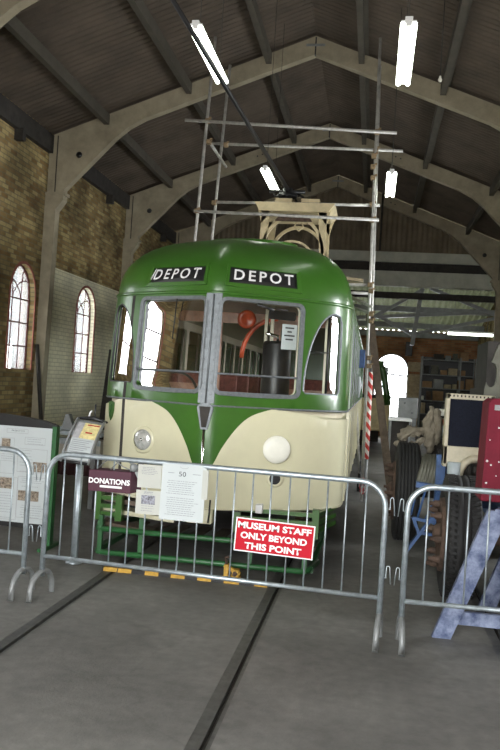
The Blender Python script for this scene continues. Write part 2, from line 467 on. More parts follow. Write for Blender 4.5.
# right wall (mostly outside the picture) with unseen windows added to let light in, end walls
b = MB(); rh = [arch(a, c_, z0, zs, zt) for a, c_, z0, zs, zt in ((7.5, 8.7, 1.66, 2.95, 3.56), (11.5, 12.7, 1.66, 2.95, 3.56), (16.2, 17.4, 1.66, 2.95, 3.56))]
b.sheet([(Y0, 0), (YB + .3, 0), (YB + .3, ZE + .1), (Y0, ZE + .1)], rh, mapf=wall_map(XR + .15), base=m_brick)
struct(b.build('wall_right', m_brick, solid=.3, off=0))
b = MB(); b.sheet([(XL - .3, 0), (XR + .3, 0), (XR + .3, ZE), (XA, ZA + .1), (XL - .3, ZE)], [[(-4.0, -.0), (1.2, -.0), (1.2, 4.8), (-4.0, 4.8)]], mapf=lambda u, v: Vector((u, Y0, v)))
struct(b.build('wall_front', m_brickx, solid=.3, off=0))
# back brick wall with arched window
bw = (.07, 1.24, .72, 2.38, 2.99)
b = MB(); b.sheet([(XL - .3, 0), (XR + .3, 0), (XR + .3, 3.85), (XL - .3, 3.85)], [arch(*bw)], mapf=lambda u, v: Vector((u, YB + .15, v)))
struct(b.build('wall_back', m_brickx, solid=.3, off=0))
root = bpy.data.objects.new('window_6', None); COL.objects.link(root); root.location = (.65, YB, .72); struct(root)
b = MB(); b.sheet(arch(*bw), mapf=lambda u, v: Vector((u, YB + .02, v))); b.build('pane', m_wglass, root)
b = MB(); wf = lambda u, v: Vector((u, YB, v))
b.tube([wf(*p) for p in arch(*bw, 14)], .03, 6, closed=True)
b.tube([wf(bw[0], 2.3), wf(bw[1], 2.22)], .03, 6)
for x in (.36, .65, .95): b.tube([wf(x, .72), wf(x, 2.28)], .011, 6)
for z in (1.15, 1.6): b.tube([wf(.07, z), wf(1.24, z)], .011, 6)
b.build('glazing_bars', m_steel, root)

# roof : corrugated slopes
def corrug(name, x0, z0, x1, z1, ya, yb, m, period=.146, amp=.026, along='Y'):
    b = MB(); n = int((yb - ya) / period * 6); top, bot = [], []
    for i in range(n + 1):
        y = ya + (yb - ya) * i / n; dz = amp * math.sin(2 * math.pi * y / period)
        top.append(b.bm.verts.new((x0, y, z0 + dz))); bot.append(b.bm.verts.new((x1, y, z1 + dz)))
    for i in range(n): f = b.bm.faces.new((top[i], top[i + 1], bot[i + 1], bot[i])); f.smooth = True
    return b.build(name, m, recalc=False)
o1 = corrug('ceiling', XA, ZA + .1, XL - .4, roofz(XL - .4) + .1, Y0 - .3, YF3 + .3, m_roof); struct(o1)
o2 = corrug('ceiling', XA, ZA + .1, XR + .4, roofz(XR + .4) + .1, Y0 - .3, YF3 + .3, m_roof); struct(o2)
# purlins
b = MB()
for k, d in enumerate((.84, 2.3, 3.85)):
    for s_ in (-1, 1):
        x = XA + s_ * d; z = roofz(x) - .03
        b.bx(x - .05, x + .05, Y0, YF3, z - .16, z + .03)
        b.bx(x - .05 + s_ * .07, x + .05 + s_ * .07, Y0, YF3, z - .0, z + .03)
struct(b.build('trim_3', m_purlin))
# eaves beams
b = MB()
b.bx(XL - .05, XL + .1, Y0, YF3, ZE - .32, ZE + .02); b.bx(XR - .1, XR + .05, Y0, YF3, ZE - .32, ZE + .02)
y = Y0 + .5
while y < YF3:
    b.bx(XL, XL + .16, y, y + .12, ZE - .5, ZE - .3); y += 2.38
struct(b.build('trim_4', m_dark))
# portal frames of concrete
def portal(idx, Y):
    b = MB(); b.mi(m_conc); T = .17
    for s_, xw in ((-1, XL), (1, XR)):
        X = lambda d: XA + s_ * d                       # d: distance from ridge line
        D = abs(xw - XA)
        zt = lambda d: ZA - SL * d
        poly = [(0, zt(0)), (D - .02, zt(D - .02)), (D - .02, 5.02), (D - .36, 5.02), (D - .36, 5.12)]
        for d, dz in ((D - 1.30, .50), (D - 1.55, .385), (D - 1.85, .335), (0, .33)):
            poly.append((d, zt(d) - dz))
        b.prism([(X(d), Y - T / 2, z) for d, z in poly], (0, T, 0))
        xi = X(D - .02)
        b.prism([(X(D), Y - T / 2 - .02, 5.06), (X(D - .36), Y - T / 2 - .02, 5.06), (X(D - .36), Y - T / 2 - .02, 4.92), (X(D - .22), Y - T / 2 - .02, 4.72), (X(D - .16), Y - T / 2 - .02, 0), (X(D), Y - T / 2 - .02, 0)], (0, T + .04, 0))
        b.bx(X(D - .40), X(D), Y - T / 2 - .03, Y + T / 2 + .03, 5.0, 5.06)
        # bolt hole boss and joint line
        b.lathe((X(D - .62), Y - T / 2 - .005, 5.78), (0, -1, 0), [(0, .06), (.004, .06), (.004, .0)], 12, m=m_black)
        for dd in (1.6, 1.72): b.lathe((X(dd), Y - T / 2 - .002, zt(dd) - .17), (0, -1, 0), [(0, .018), (.004, .018), (.004, 0)], 8, m=m_black)
        b.bx(X(D - .19), X(D - .17), Y - T / 2 - .006, Y - T / 2 + .01, 5.07, zt(D) + .02, m=m_dark)
    b.bx(XA - .012, XA + .012, Y - T / 2 - .006, Y, ZA - .34, ZA - .02, m=m_black)
    b.bx(XA - .17, XA + .17, Y - T / 2 - .02, Y, ZA - .19, ZA - .15, m=m_steel)
    return b
for i, Y in enumerate((4.77, 9.53, 14.3, 19.07, 23.8)):
    bb = portal(i, Y)
    struct(bb.build('trim_%d' % (20 + i)))
# corrugated infill over frame three, beams, low roof behind
b = MB(); n = 330; x0, x1 = XL + .3, XR - .2; z_low = 5.8; top, bot = [], []
for i in range(n + 1):
    x = x0 + (x1 - x0) * i / n; yy = YF3 + .14 + .022 * math.sin(2 * math.pi * x / .15)
    top.append(b.bm.verts.new((x, yy, roofz(x) + .05))); bot.append(b.bm.verts.new((x, yy, min(z_low, roofz(x)))))
for i in range(n): b.bm.faces.new((top[i], top[i + 1], bot[i + 1], bot[i])).smooth = True
struct(b.build('wall_gable', m_infill, recalc=False))
b = MB()
b.bx(XL, XR, YF3 + .1, YF3 + .3, 5.52, 5.82, m=m_beamg)
b.bx(XL, XR, YF3 + .2, YF3 + .3, 5.2, 5.52, m=m_dark)
b.bx(XL, XR, YF3 + .05, YF3 + .35, 4.80, 5.24, m=m_beamg)
b.bx(XL, XR, YF3 + .1, YF3 + .3, 4.44, 4.62, m=m_dark)
struct(b.build('trim_5'))
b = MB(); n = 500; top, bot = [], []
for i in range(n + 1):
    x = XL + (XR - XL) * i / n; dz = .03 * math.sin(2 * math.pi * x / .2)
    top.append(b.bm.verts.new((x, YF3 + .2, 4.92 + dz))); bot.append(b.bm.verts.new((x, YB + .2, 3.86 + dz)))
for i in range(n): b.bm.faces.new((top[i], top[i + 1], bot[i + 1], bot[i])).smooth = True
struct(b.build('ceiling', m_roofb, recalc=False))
b = MB()
for Y, z in ((25.8, 4.42), (27.6, 4.05), (28.9, 3.82)): b.bx(XL, XR, Y - .06, Y + .06, z - .2, z - .02)
# roof truss members seen against the low roof
q = lambda x, y, Y: P(x, y, Y=Y)
b.beam(q(422, 288, 24.4), q(412, 345, 24.4), .12, .22, up=(0, 1, 0))
b.beam(q(424, 289, 24.4), q(372, 318, 24.4), .1, .13, up=(0, 1, 0))
b.beam(q(430, 288, 24.4), q(495, 315, 24.4), .1, .13, up=(0, 1, 0))
b.beam(q(414, 334, 24.6), q(497, 318, 24.6), .1, .1, up=(0, 1, 0))
b.beam(q(378, 316, 24.6), q(412, 334, 24.6), .1, .1, up=(0, 1, 0))
b.beam(q(345, 318, 24.5), q(500, 312, 24.5), .1, .22, up=(0, 1, 0))
struct(b.build('trim_6', m_steel))

# ------------------------------------------------------------ ceiling lights
def light_fix(x, y, z, label, L=1.42):
    t = thing('fluorescent_light', label, 'light', (x, y, z))
    b = MB(); b.bx(x - .035, x + .035, y, y + L, z + .03, z + .07)
    for yy in (y + .0, y + L - .04): b.bx(x - .07, x + .07, yy + .01, yy + .03, z - .01, z + .04)
    b.build('housing', m_signwhite, t, bevel=.006)
    for s_ in (-1, 1):
        b = MB(); b.tube([(x + s_ * .05, y + .01, z), (x + s_ * .05, y + L - .01, z)], .026, 10); b.build('tube', m_tube, t)
    for yy in (y + .2, y + L - .2):
        b = MB(); b.tube([(x, yy, z + .07), (x, yy, roofz(x) + .05)], .004, 6); b.build('hanging_rod', m_dark, t)
    return t
G = None
light_fix(-1.92, 7.5, 5.14, 'fluorescent ceiling light over the tram front, crossed by the trolley pole')
light_fix(.13, 7.12, 4.98, 'large fluorescent ceiling light hanging at upper right of the scaffold tower')
light_fix(-1.86, 12.2, 5.03, 'small distant fluorescent light left of the scaffold right pole, over the trolley tower')
light_fix(.1, 11.9, 4.93, 'distant fluorescent light just right of the tall scaffold pole')
t = thing('fluorescent_light', 'horizontal fluorescent strip light on the far brick wall above the shelves', 'light', (2.8, 25, 3.54))
a = P(447, 333, Y=25); c_ = P(494, 336, Y=25)
b = MB(); b.bx(a.x, c_.x, 24.98, 25.06, a.z + .03, a.z + .09); b.build('housing', m_signwhite, t)
b = MB(); b.tube([(a.x + .03, 25.0, a.z - .01), (c_.x - .03, 25.0, a.z - .01)], .04, 10); b.build('tube', m_tube, t)
for xx in (a.x + .2, c_.x - .2): b = MB(); b.tube([(xx, 25.02, a.z + .09), (xx, 25.02, 4.72)], .008, 6); b.build('hanging_rod', m_steel, t)
# small bulb and flex between the purlins on the right
t = thing('bare_bulb', 'tiny bare bulb hanging on dark cable under the right roof slope', 'bulb', P(440, 80, Y=9.9))
pb = P(440, 80, Y=9.9)
b = MB(); b.lathe(pb, (0, 0, 1), [(-.03, .0), (-.02, .02), (.0, .028), (.03, .015), (.05, .012)], 12); b.build('bulb', m_disc, t)
b = MB(); b.tube([pb + Vector((0, 0, .05)), (pb.x, pb.y, roofz(pb.x) + .07)], .005, 6); b.build('cable', m_black, t)
b = MB(); b.tube([P(302, 262, Y=23.5) * 0 + Vector((.0 - .02, 23.6, 5.8)), Vector((-.02, 23.6, 7.5))], .03, 8)
tag(b.build('conduit_pipe', m_dark), 'dark vertical conduit pipe against the far gable sheeting', 'pipe')

# ------------------------------------------------------------ the green and cream tram
TR0, TR1 = 6.75, 19.4
OUT = [(0, 6.75), (.2, 6.82), (.45, 6.94), (.745, 7.105), (.93, 7.235), (1.07, 7.37), (1.155, 7.51), (1.187, 7.68), (1.19, 8.0)]
def catmull(pts, n=8):
    r = []; q_ = [(-pts[1][0], pts[1][1] + .02)] + pts + [(1.19, 9.0)]
    for i in range(1, len(q_) - 2):
        for k in range(n):
            t_ = k / n; p0, p1, p2, p3 = q_[i - 1:i + 3]
            r.append(tuple(.5 * (2 * p1[j] + (p2[j] - p0[j]) * t_ + (2 * p0[j] - 5 * p1[j] + 4 * p2[j] - p3[j]) * t_ * t_ + (3 * p1[j] - p0[j] - 3 * p2[j] + p3[j]) * t_ ** 3) for j in (0, 1)))
    r.append(pts[-1]); return r
HALF = catmull(OUT) + [(1.19, 9.0), (1.19, TR1)]
SS = [0.0]
for i in range(1, len(HALF)): SS.append(SS[-1] + math.dist(HALF[i], HALF[i - 1]))
SMAX = SS[-1]
def s_of(x):
    for i in range(1, len(HALF)):
        if HALF[i][0] >= x: 
            t_ = (x - HALF[i - 1][0]) / (HALF[i][0] - HALF[i - 1][0] + 1e-9); return SS[i - 1] + t_ * (SS[i] - SS[i - 1])
    return SS[-2]
def plan(s):
    a = min(abs(s), SMAX - 1e-6); i = 1
    while SS[i] < a: i += 1
    t_ = (a - SS[i - 1]) / (SS[i] - SS[i - 1]); x = HALF[i - 1][0] + t_ * (HALF[i][0] - HALF[i - 1][0]); y = HALF[i - 1][1] + t_ * (HALF[i][1] - HALF[i - 1][1])
    return (x if s >= 0 else -x), y
def nrm(s):
    h = .03; x0, y0 = plan(s - h); x1, y1 = plan(s + h); dx, dy = x1 - x0, y1 - y0; L = math.hypot(dx, dy)
    return (dy / L, -dx / L)
def S(s, z, off=0.0):
    x, y = plan(s); nx, ny = nrm(s)
    if z > 1.48: rake = .10 * (z - 1.48)
    else: rake = -.00 + .10 * max(0, (.75 - z)) ** 1.2
    k = max(0, 1 - max(0, y - 7.6) / 1.0) if y < 8.6 else 0
    y2 = y + rake * k
    xs_ = x * (1 - (.012 * max(0, z - 1.48)))
    return Vector((TX + xs_ + nx * off, y2 + ny * off, z))
ZB, ZBELT, ZG = .58, 1.48, 2.48
tram = thing('tram', 'green and cream single-deck tram with two DEPOT blinds and V-shaped front', 'tram', (TX, 7.6, 0))
sw0, sw1 = s_of(.075), s_of(.745)
sq0, sq1 = s_of(.80), s_of(1.11)
wz0, wz1 = 1.61, 2.415
def mir(l): return [(-x, z) for x, z in l]
wsR = rrect(sw0, sw1, wz0, wz1, .045); wsL = mir(wsR)
qR = [(sq0 + .02, 1.63), (sq1 - .03, 1.63), (sq1, 1.66), (sq1, 2.30), (sq1 - .03, 2.37), (sq1 - .1, 2.385)]
for k in range(1, 19):
    a = math.pi / 2 * k / 18; qR.append((sq1 - .1 - (sq1 - .1 - sq0) * math.sin(a), 1.66 + .725 * math.cos(a)))
qL = mir(qR)
sideW = []; s0 = s_of(1.16) + .35
while s0 + .95 < SMAX - .3: sideW.append((s0, s0 + .82)); s0 += .95
hol = [wsR, wsL, qR, qL]
for a, c_ in sideW:
    l = rrect(a, c_, 1.62, 2.36, .06, 3); hol += [l, mir(l)]
V_ = [(.62, 1.48), (.42, 1.41), (.29, 1.30), (.165, 1.12), (.09, .97), (.0, .84)]
V2 = []
for i in range(len(V_) - 1):
    p0, p1, p2, p3 = V_[max(i - 1, 0)], V_[i], V_[i + 1], V_[min(i + 2, len(V_) - 1)]
    for k in range(6):
        t_ = k / 6; V2.append(tuple(.5 * (2 * p1[j] + (p2[j] - p0[j]) * t_ + (2 * p0[j] - 5 * p1[j] + 4 * p2[j] - p3[j]) * t_ * t_ + (3 * p1[j] - p0[j] - 3 * p2[j] + p3[j]) * t_ ** 3) for j in (0, 1)))
V_ = V2 + [V_[-1]]
outer = [(-SMAX, ZB), (SMAX, ZB), (SMAX, ZG), (-SMAX, ZG)]
greenreg = [(-SMAX, ZG), (-SMAX, ZBELT)] + mir(V_) + [(x, z) for x, z in V_[::-1][1:]] + [(SMAX, ZBELT), (SMAX, ZG)]
sg = s_of(.875)
gap = [(-sg - .022, .6), (-sg + .022, .6), (-sg + .022, ZG - .02), (-sg - .022, ZG - .02)]
extra = []
z = ZB
while z < ZG:
    s_ = -2.6
    while s_ <= 2.6: extra.append((s_ + .0013, z + .007)); s_ += .055
    z += .09
m_int = m_intcream
b = MB(); b.sheet(outer, hol, [(greenreg, m_green), (gap, m_dark)], extra, mapf=lambda u, v: S(u, v), base=m_cream)
b.build('body_shell', None, tram, solid=.024, off=0, smooth=50)
b = MB(); b.sheet(outer, hol, mapf=lambda u, v: S(u, v, -.045), extra=extra[::3]); b.build('interior_lining', m_intcream, tram)
# mouldings
def strip(z, off, r, m, name, s0=-2.7, s1=2.7, n=90):
    b = MB(); pts = [S(s0 + (s1 - s0) * i / n, z, off) for i in range(n + 1)]
    pts = [S(-SMAX, z, off)] + pts + [S(SMAX, z, off)] if s1 > 2 else pts
    b.tube(pts, r, 6); return b.build(name, m, tram)
strip(ZBELT, .004, .012, m_alu, 'belt_moulding')
strip(ZG, .006, .018, m_green, 'gutter_moulding')
strip(ZB, .0, .014, m_cream, 'bottom_moulding')
# windscreens
for hole, sgn in ((wsR, 1), (wsL, -1)):
    big = rrect(sw0 - .035, sw1 + .035, wz0 - .035, wz1 + .03, .07)
    if sgn < 0: big = mir(big)
    b = MB(); b.sheet(big, [hole], mapf=lambda u, v: S(u, v, .012), extra=[e for e in extra if abs(e[1] - 2) < .6]); f = b.build('windscreen_frame', m_alu, tram, solid=.03, off=0)
    b = MB(); b.tube([S(sgn * (sw0 + (sw1 - sw0) * i / 10), 1.765, .008) for i in range(11)], .011, 6); b.build('crossbar', m_alu, f)
    b = MB(); b.sheet([(p[0], p[1]) for p in hole], mapf=lambda u, v: S(u, v, -.012), extra=extra[::2]); b.build('windscreen_glass', m_glass, tram, smooth=60)
b = MB(); b.sheet([(-sw0 + .01, 1.5), (sw0 - .01, 1.5), (sw0 - .01, ZG - .01), (-sw0 + .01, ZG - .01)], mapf=lambda u, v: S(u, v, .02)); b.build('centre_pillar', m_alu, tram, solid=.02, off=0)
for sx in (-.035, .035):
    for k in range(9): b = MB(); b.lathe(S(sx, 1.58 + k * .1, .028), (0, -1, 0), [(0, .006), (.003, .005), (.005, 0)], 6); b.build('rivet', m_steel, tram)
b = MB(); b.tube([S(0, 1.5, .03), S(0, ZG - .02, .03)], .008, 6); b.build('pillar_bead', m_alu, tram)
for hole, sgn in ((qR, 1), (qL, -1)):
    b = MB(); b.sheet(hole, mapf=lambda u, v: S(u, v, -.012), extra=extra[::2]); b.build('corner_window_glass', m_glass2, tram, smooth=60)
    b = MB(); b.tube([S(p[0], p[1], .004) for p in hole], .012, 6, closed=True); b.build('corner_window_rim', m_alu if sgn > 0 else m_black, tram)
    mid = sgn * (sq0 + (sq1 - sq0) * .70)
    b = MB(); b.tube([S(mid, 1.62, -.045), S(mid, 2.40, -.045)], .012, 6); b.tube([S(sgn * (sq0 + .05), 2.02, -.03), S(mid, 2.02, -.03)], .007, 6); b.build('corner_window_bar', m_black, tram)
    m2 = sgn * (sq0 + (sq1 - sq0) * .84)
    b = MB(); b.beam(S(m2, 1.6, -.12), S(m2, 2.42, -.12), .03, .09, up=(0, 1, 0)); b.build('corner_post', m_intcream, tram)
for a, c_ in sideW:
    for sgn in (1, -1):
        b = MB(); b.sheet([(sgn * a, 1.62), (sgn * c_, 1.62), (sgn * c_, 2.36), (sgn * a, 2.36)], mapf=lambda u, v: S(u, v, -.012)); f = b.build('side_window_glass', m_glass, tram)
        b = MB(); l = rrect(a, c_, 1.62, 2.36, .06, 3); b.tube([S(sgn * p[0], p[1], .003) for p in l], .014, 5, closed=True)
        b.tube([S(sgn * a, 2.18, .002), S(sgn * c_, 2.18, .002)], .01, 5); b.build('side_window_frame', m_alu, f)
# side pilaster ribs catching light
for a, c_ in sideW:
    b = MB(); b.beam(S(a - .065, 1.5, .012), S(a - .065, 2.46, .012), .03, .02, up=(0, 1, 0)); b.build('side_beading', m_green, tram)
    b = MB(); b.beam(S(a - .065, .6, .012), S(a - .065, 1.47, .012), .03, .02, up=(0, 1, 0)); b.build('side_beading', m_cream, tram)
# roof dome
YC = 8.95
def roofpt(s, u, off=0.0):
    k = max(0.0, (1 - u ** 2.2)) ** (1 / 2.9); p = S(s, ZG); x = p.x - TX; y = p.y
    y2 = YC - (YC - y) * k if y < YC else y
    # front of the dome leans back
    z = ZG + .71 * u; v = Vector((TX + x * k, y2, z))
    return v
b = MB(); us = [0, .06, .12, .2, .28, .36, .45, .54, .63, .72, .8, .87, .93, .97, .99, 1.0]
sp = [-SMAX] + [-4.6 + i * .08 for i in range(116)] + [SMAX]
rings = [[b.bm.verts.new(roofpt(s_, u_)) for s_ in sp] for u_ in us]
for i in range(len(us) - 1):
    for j in range(len(sp) - 1):
        try: f = b.bm.faces.new((rings[i][j], rings[i][j + 1], rings[i + 1][j + 1], rings[i + 1][j])); f.smooth = True
        except ValueError: pass
bmesh.ops.remove_doubles(b.bm, verts=b.bm.verts, dist=.0005)
b.build('roof', m_green, tram, smooth=60)
# rear bulkhead
b = MB(); b.bx(TX - 1.16, TX + 1.16, TR1 - .03, TR1, ZB, 2.5); b.prism([(TX - 1.16, TR1 - .03, 2.5), (TX - .95, TR1 - .03, 2.95), (TX - .4, TR1 - .03, 3.17), (TX + .4, TR1 - .03, 3.17), (TX + .95, TR1 - .03, 2.95), (TX + 1.16, TR1 - .03, 2.5)], (0, .03, 0)); b.build('rear_bulkhead', m_green, tram)
# raised roof centre
b = MB(); pr = []
for k in range(13):
    a = math.pi * k / 12; pr.append((TX - .52 * math.cos(a) * (1.0), 8.75 - .35 * math.sin(a), 0))
poly = [(x, y, 3.08) for x, y, _ in pr] + [(TX + .52, TR1 - .6, 3.08), (TX - .52, TR1 - .6, 3.08)]
b.prism(poly, (0, 0, .175)); b.build('roof_walkway', m_green, tram, bevel=.03)
# destination blinds
def dmap(sg_, s0):
    def f(u, v, off=.012):
        t_ = s0 + u
        uu = .055 + v / .71
        p = roofpt(t_, uu); nx, ny = nrm(t_)
        return Vector((p.x + nx * off, p.y + ny * off, p.z + off * .2))
    return f
for sgn in (1, -1):
    mp = dmap(sgn, 0)
    c0, c1 = .115, .775; zlo, zhi = .055, .20
    rc = [(sgn * c0, zlo), (sgn * c1, zlo), (sgn * c1, zhi), (sgn * c0, zhi)]
    ex = [(sgn * (c0 + (c1 - c0) * i / 14 + .002), zlo + (zhi - zlo) * j / 4 + .001) for i in range(1, 14) for j in range(1, 4)]
    b = MB(); b.sheet(rc, mapf=lambda u, v: mp(u, v, .008), extra=ex); bl = b.build('destination_blind', m_black, tram, solid=.006, off=1)
    big = [(sgn * (c0 - .03), zlo - .03), (sgn * (c1 + .05), zlo - .035), (sgn * (c1 + .04), zhi + .03), (sgn * (c0 - .03), zhi + .03)]
    b = MB(); b.sheet(big, [rc], mapf=lambda u, v: mp(u, v, .012), extra=ex)
    b.build('blind_surround', m_green, tram, solid=.016, off=0)
    cc = sgn * (c0 + c1) / 2
    textmesh('lettering', 'DEPOT', .13, lambda u, v: mp(cc + (u if sgn > 0 else u), (zlo + zhi) / 2 + v + .004, .022), m_signwhite, bl, bold=.002, spacing=1.35, fit=(.58, .10), shear=.0 if sgn > 0 else .18)
    if sgn < 0:
        b = MB(); p0 = mp(-c1 + .015, zlo + .03, .024); p1 = mp(-c1 + .05, zhi - .012, .024); b.tube([p0, p1], .006, 5); b.build('lettering', m_signwhite, bl)
# nose badge and strip, lamps
b = MB(); y = 6.72
b.prism([(TX - .04, y, 1.50), (TX + .04, y, 1.50), (TX + .072, y, 1.46), (TX + .03, y, 1.27), (TX - .03, y, 1.27), (TX - .072, y, 1.46)], (0, .05, 0), m=m_alu)
b.prism([(TX - .05, y - .008, 1.47), (TX + .05, y - .008, 1.47), (TX + .02, y - .008, 1.29), (TX - .02, y - .008, 1.29)], (0, .02, 0), m=m_dark)
b.build('nose_badge', None, tram)
b = MB(); b.tube([S(0, 1.30, .018), S(0, .62, .018)], .012, 8); b.build('nose_strip', m_chrome, tram)
def disc_on(s_, z, parts_, name, mats_):
    c_ = S(s_, z); nx, ny = nrm(s_); nx *= .55; b = MB()
    for prof, m in parts_: b.lathe(c_, (nx, ny, 0), prof, 28, m=m)
    return b.build(name, None, tram)
hs = s_of(.605)
disc_on(-hs, 1.12, [([(-.02, .125), (.03, .125), (.045, .115), (.045, .095)], m_cream)], 'headlamp_rim', None)
disc_on(-hs, 1.12, [([(.03, .098), (.05, .085), (.062, .05), (.066, 0)], m_lens)], 'headlamp_lens', None)
disc_on(-hs, 1.12, [([(.063, .016), (.075, .014), (.08, 0)], m_chrome)], 'headlamp_bulb', None)
disc_on(hs, 1.12, [([(-.02, .1), (.02, .1)], m_cream), ([(.02, .120), (.035, .125), (.05, .117), (.056, .06), (.058, 0)], m_disc)], 'headlamp_cover', None)
for sgn in (1, -1):
    disc_on(sgn * hs, .86, [([(-.02, .075), (.035, .075), (.042, .065), (.042, .05)], m_cream), ([(.036, .052), (.037, 0)], m_black)], 'socket', None)
# green shield on the left corner
ss = -s_of(1.03)
b = MB(); sh = [(ss - .055, 1.43), (ss, 1.445), (ss + .055, 1.43), (ss + .052, 1.35), (ss + .03, 1.29), (ss, 1.255), (ss - .03, 1.29), (ss - .052, 1.35)]
b.sheet(sh, mapf=lambda u, v: S(u, v, .018), extra=[(ss + i * .017 + .001, 1.27 + j * .03) for i in range(-3, 4) for j in range(6)]); sh_o = b.build('shield_badge', m_green, tram, solid=.008, off=0)
b = MB(); b.tube([S(ss - .02, 1.40, .026), S(ss + .02, 1.41, .026), S(ss + .022, 1.36, .026), S(ss - .01, 1.33, .026), S(ss, 1.29, .026)], .004, 5); b.build('shield_emblem', m_green_d, sh_o)
# interior
b = MB(); b.bx(TX - 1.12, TX + 1.12, 7.95, TR1 - .1, .8, .88); b.bx(TX - .8, TX + .8, 7.35, 7.95, .8, .88); b.build('cabin_floor', m_wood, tram)
b = MB(); b.bx(TX - 1.0, TX + 1.0, 9.0, TR1 - .1, 2.66, 2.70); b.build('cabin_ceiling', m_intcream, tram)
yb_ = 8.75
b = MB(); fr_ = [(-1.13, .88), (1.13, .88), (1.1, 2.5), (.9, 2.72), (-.9, 2.72), (-1.1, 2.5)]
b.sheet([(x, z) for x, z in fr_], [[(-.28, .9), (.28, .9), (.28, 2.35), (-.28, 2.35)], rrect(-1.0, -.38, 1.65, 2.35, .08), rrect(.38, 1.0, 1.65, 2.35, .08)], mapf=lambda u, v: Vector((TX + u, yb_, v)))
b.build('cab_bulkhead', mat('varnished_wood', (.32, .15, .09), .35, 0, .3, 8), tram, solid=.03)
for dx, h in ((.46, 1.0), (.66, 1.0)):
    pass
b = MB(); b.lathe((TX + .49, 7.6, .88), (0, 0, 1), [(0, .0), (0, .12), (.02, .14), (1.20, .14), (1.23, .125), (1.24, .0)], 24); ct = b.build('controller', m_black, tram)
b = MB(); b.tube([(TX + .49, 7.6, 2.11), (TX + .49, 7.6, 2.16), (TX + .39, 7.5, 2.18)], .016, 8); b.build('controller_handle', m_chrome, ct)
b = MB(); c0 = Vector((TX - .55, 7.75, 1.52)); b.tube([c0 + Vector((.24 * math.cos(a * math.pi / 12), .10 * math.sin(a * math.pi / 12), .24 * math.sin(a * math.pi / 12))) for a in range(24)], .014, 8, closed=True)
for a in (0, 2.1, 4.2): b.tube([c0, c0 + Vector((.24 * math.cos(a), .1 * math.sin(a), .24 * math.sin(a)))], .009, 6)
b.tube([c0, c0 + Vector((0, .05, -.65))], .03, 8); b.build('brake_wheel', m_black, tram)
# driver desk, wipers, orange lamp, notice
b = MB(); b.bx(TX - .62, TX + .62, 7.28, 7.5, 1.42, 1.5); b.build('cab_shelf', m_steel, tram)
for x_ in (.30, .36): b = MB(); b.bx(TX + x_, TX + x_ + .03, 8.0, 8.05, .88, 2.62); b.build('cab_post', m_intcream, tram)
b = MB(); c0 = Vector((TX + .16, 7.7, 2.32))
b.lathe(c0, (.3, -.9, -.2), [(-.08, .02), (-.05, .07), (0, .095), (.03, .085), (.02, .05), (0, .0)], 20); b.build('red_gong', m_orange, tram)
b = MB(); arc_ = []
for k in range(9): a = math.pi * (.5 + .5 * k / 8); arc_.append((TX + .42 + .36 * math.cos(a), 8.1, 1.95 + .42 * math.sin(a)))
b.tube(arc_, .025, 6); b.build('curved_rail', m_orange, tram)
for sgn in (1,):
    ns0, ns1 = s_of(.60), s_of(.73)
    b = MB(); b.sheet([(ns0, 2.02), (ns1, 2.02), (ns1, 2.25), (ns0, 2.25)], mapf=lambda u, v: S(u, v, -.02)); nt_ = b.build('window_notice', m_white, tram)
    b = MB()
    for k, (a, c_) in enumerate(((.2, .8), (.35, .65), (.15, .85), (.25, .75))):
        zz = 2.21 - k * .035; b.sheet([(ns0 + (ns1 - ns0) * a, zz), (ns0 + (ns1 - ns0) * c_, zz), (ns0 + (ns1 - ns0) * c_, zz + .014), (ns0 + (ns1 - ns0) * a, zz + .014)], mapf=lambda u, v: S(u, v, -.017))
    b.build('notice_text', m_ink, nt_)
b = MB(); b.tube([S(s_of(.36), 2.40, .03), S(s_of(.50), 2.36, .04)], .012, 6); b.tube([S(s_of(.40), 2.38, .04), S(s_of(.62), 2.37, .03)], .006, 5); b.build('wiper', m_black, tram)
b = MB(); b.tube([S(-s_of(.36), 2.42, .03), S(-s_of(.38), 2.05, .02)], .006, 5); b.build('wiper', m_black, tram)
b = MB(); b.sheet(rrect(s_of(.5), s_of(.74), 2.29, 2.37, .02), mapf=lambda u, v: S(u, v, -.09)); b.build('sun_visor', m_black, tram, solid=.01)
# seats (backs seen through the glass)
def seat(x, y):
    b = MB(); b.bx(x - .42, x + .42, y, y + .45, 1.15, 1.28); b.box((x, y + .47, 1.5), (.84, .09, .55), m=None, bev=0)
    return b.build('passenger_seat', m_seat, tram, bevel=.03)
y = 9.2
while y < 18.5:
    seat(TX - .66, y); seat(TX + .66, y); y += .95
# underframe, wheels
b = MB(); b.bx(TX - .85, TX + .85, 7.9, TR1 - .2, .5, .78); b.build('underframe', m_dark, tram)
for yc in (9.3, 11.0, 16.4, 18.1):
    b = MB()
    for sx in (-GA + .02, GA - .02):
        b.lathe((TX + sx, yc, .34), (1, 0, 0), [(-.06, 0), (-.06, .3), (-.05, .34), (.05, .34), (.06, .3), (.06, 0)], 24)
    b.tube([(TX - GA, yc, .34), (TX + GA, yc, .34)], .06, 10); b.build('wheelset', m_rustred, tram)
for y0, y1 in ((8.9, 11.4), (16.0, 18.5)):
    b = MB()
    for sx in (-.95, .95): b.bx(TX + sx - .05, TX + sx + .05, y0, y1, .35, .5)
    b.bx(TX - .9, TX + .9, y0, y0 + .1, .3, .5); b.bx(TX - .9, TX + .9, y1 - .1, y1, .3, .5); b.build('bogie_frame', m_dark, tram)
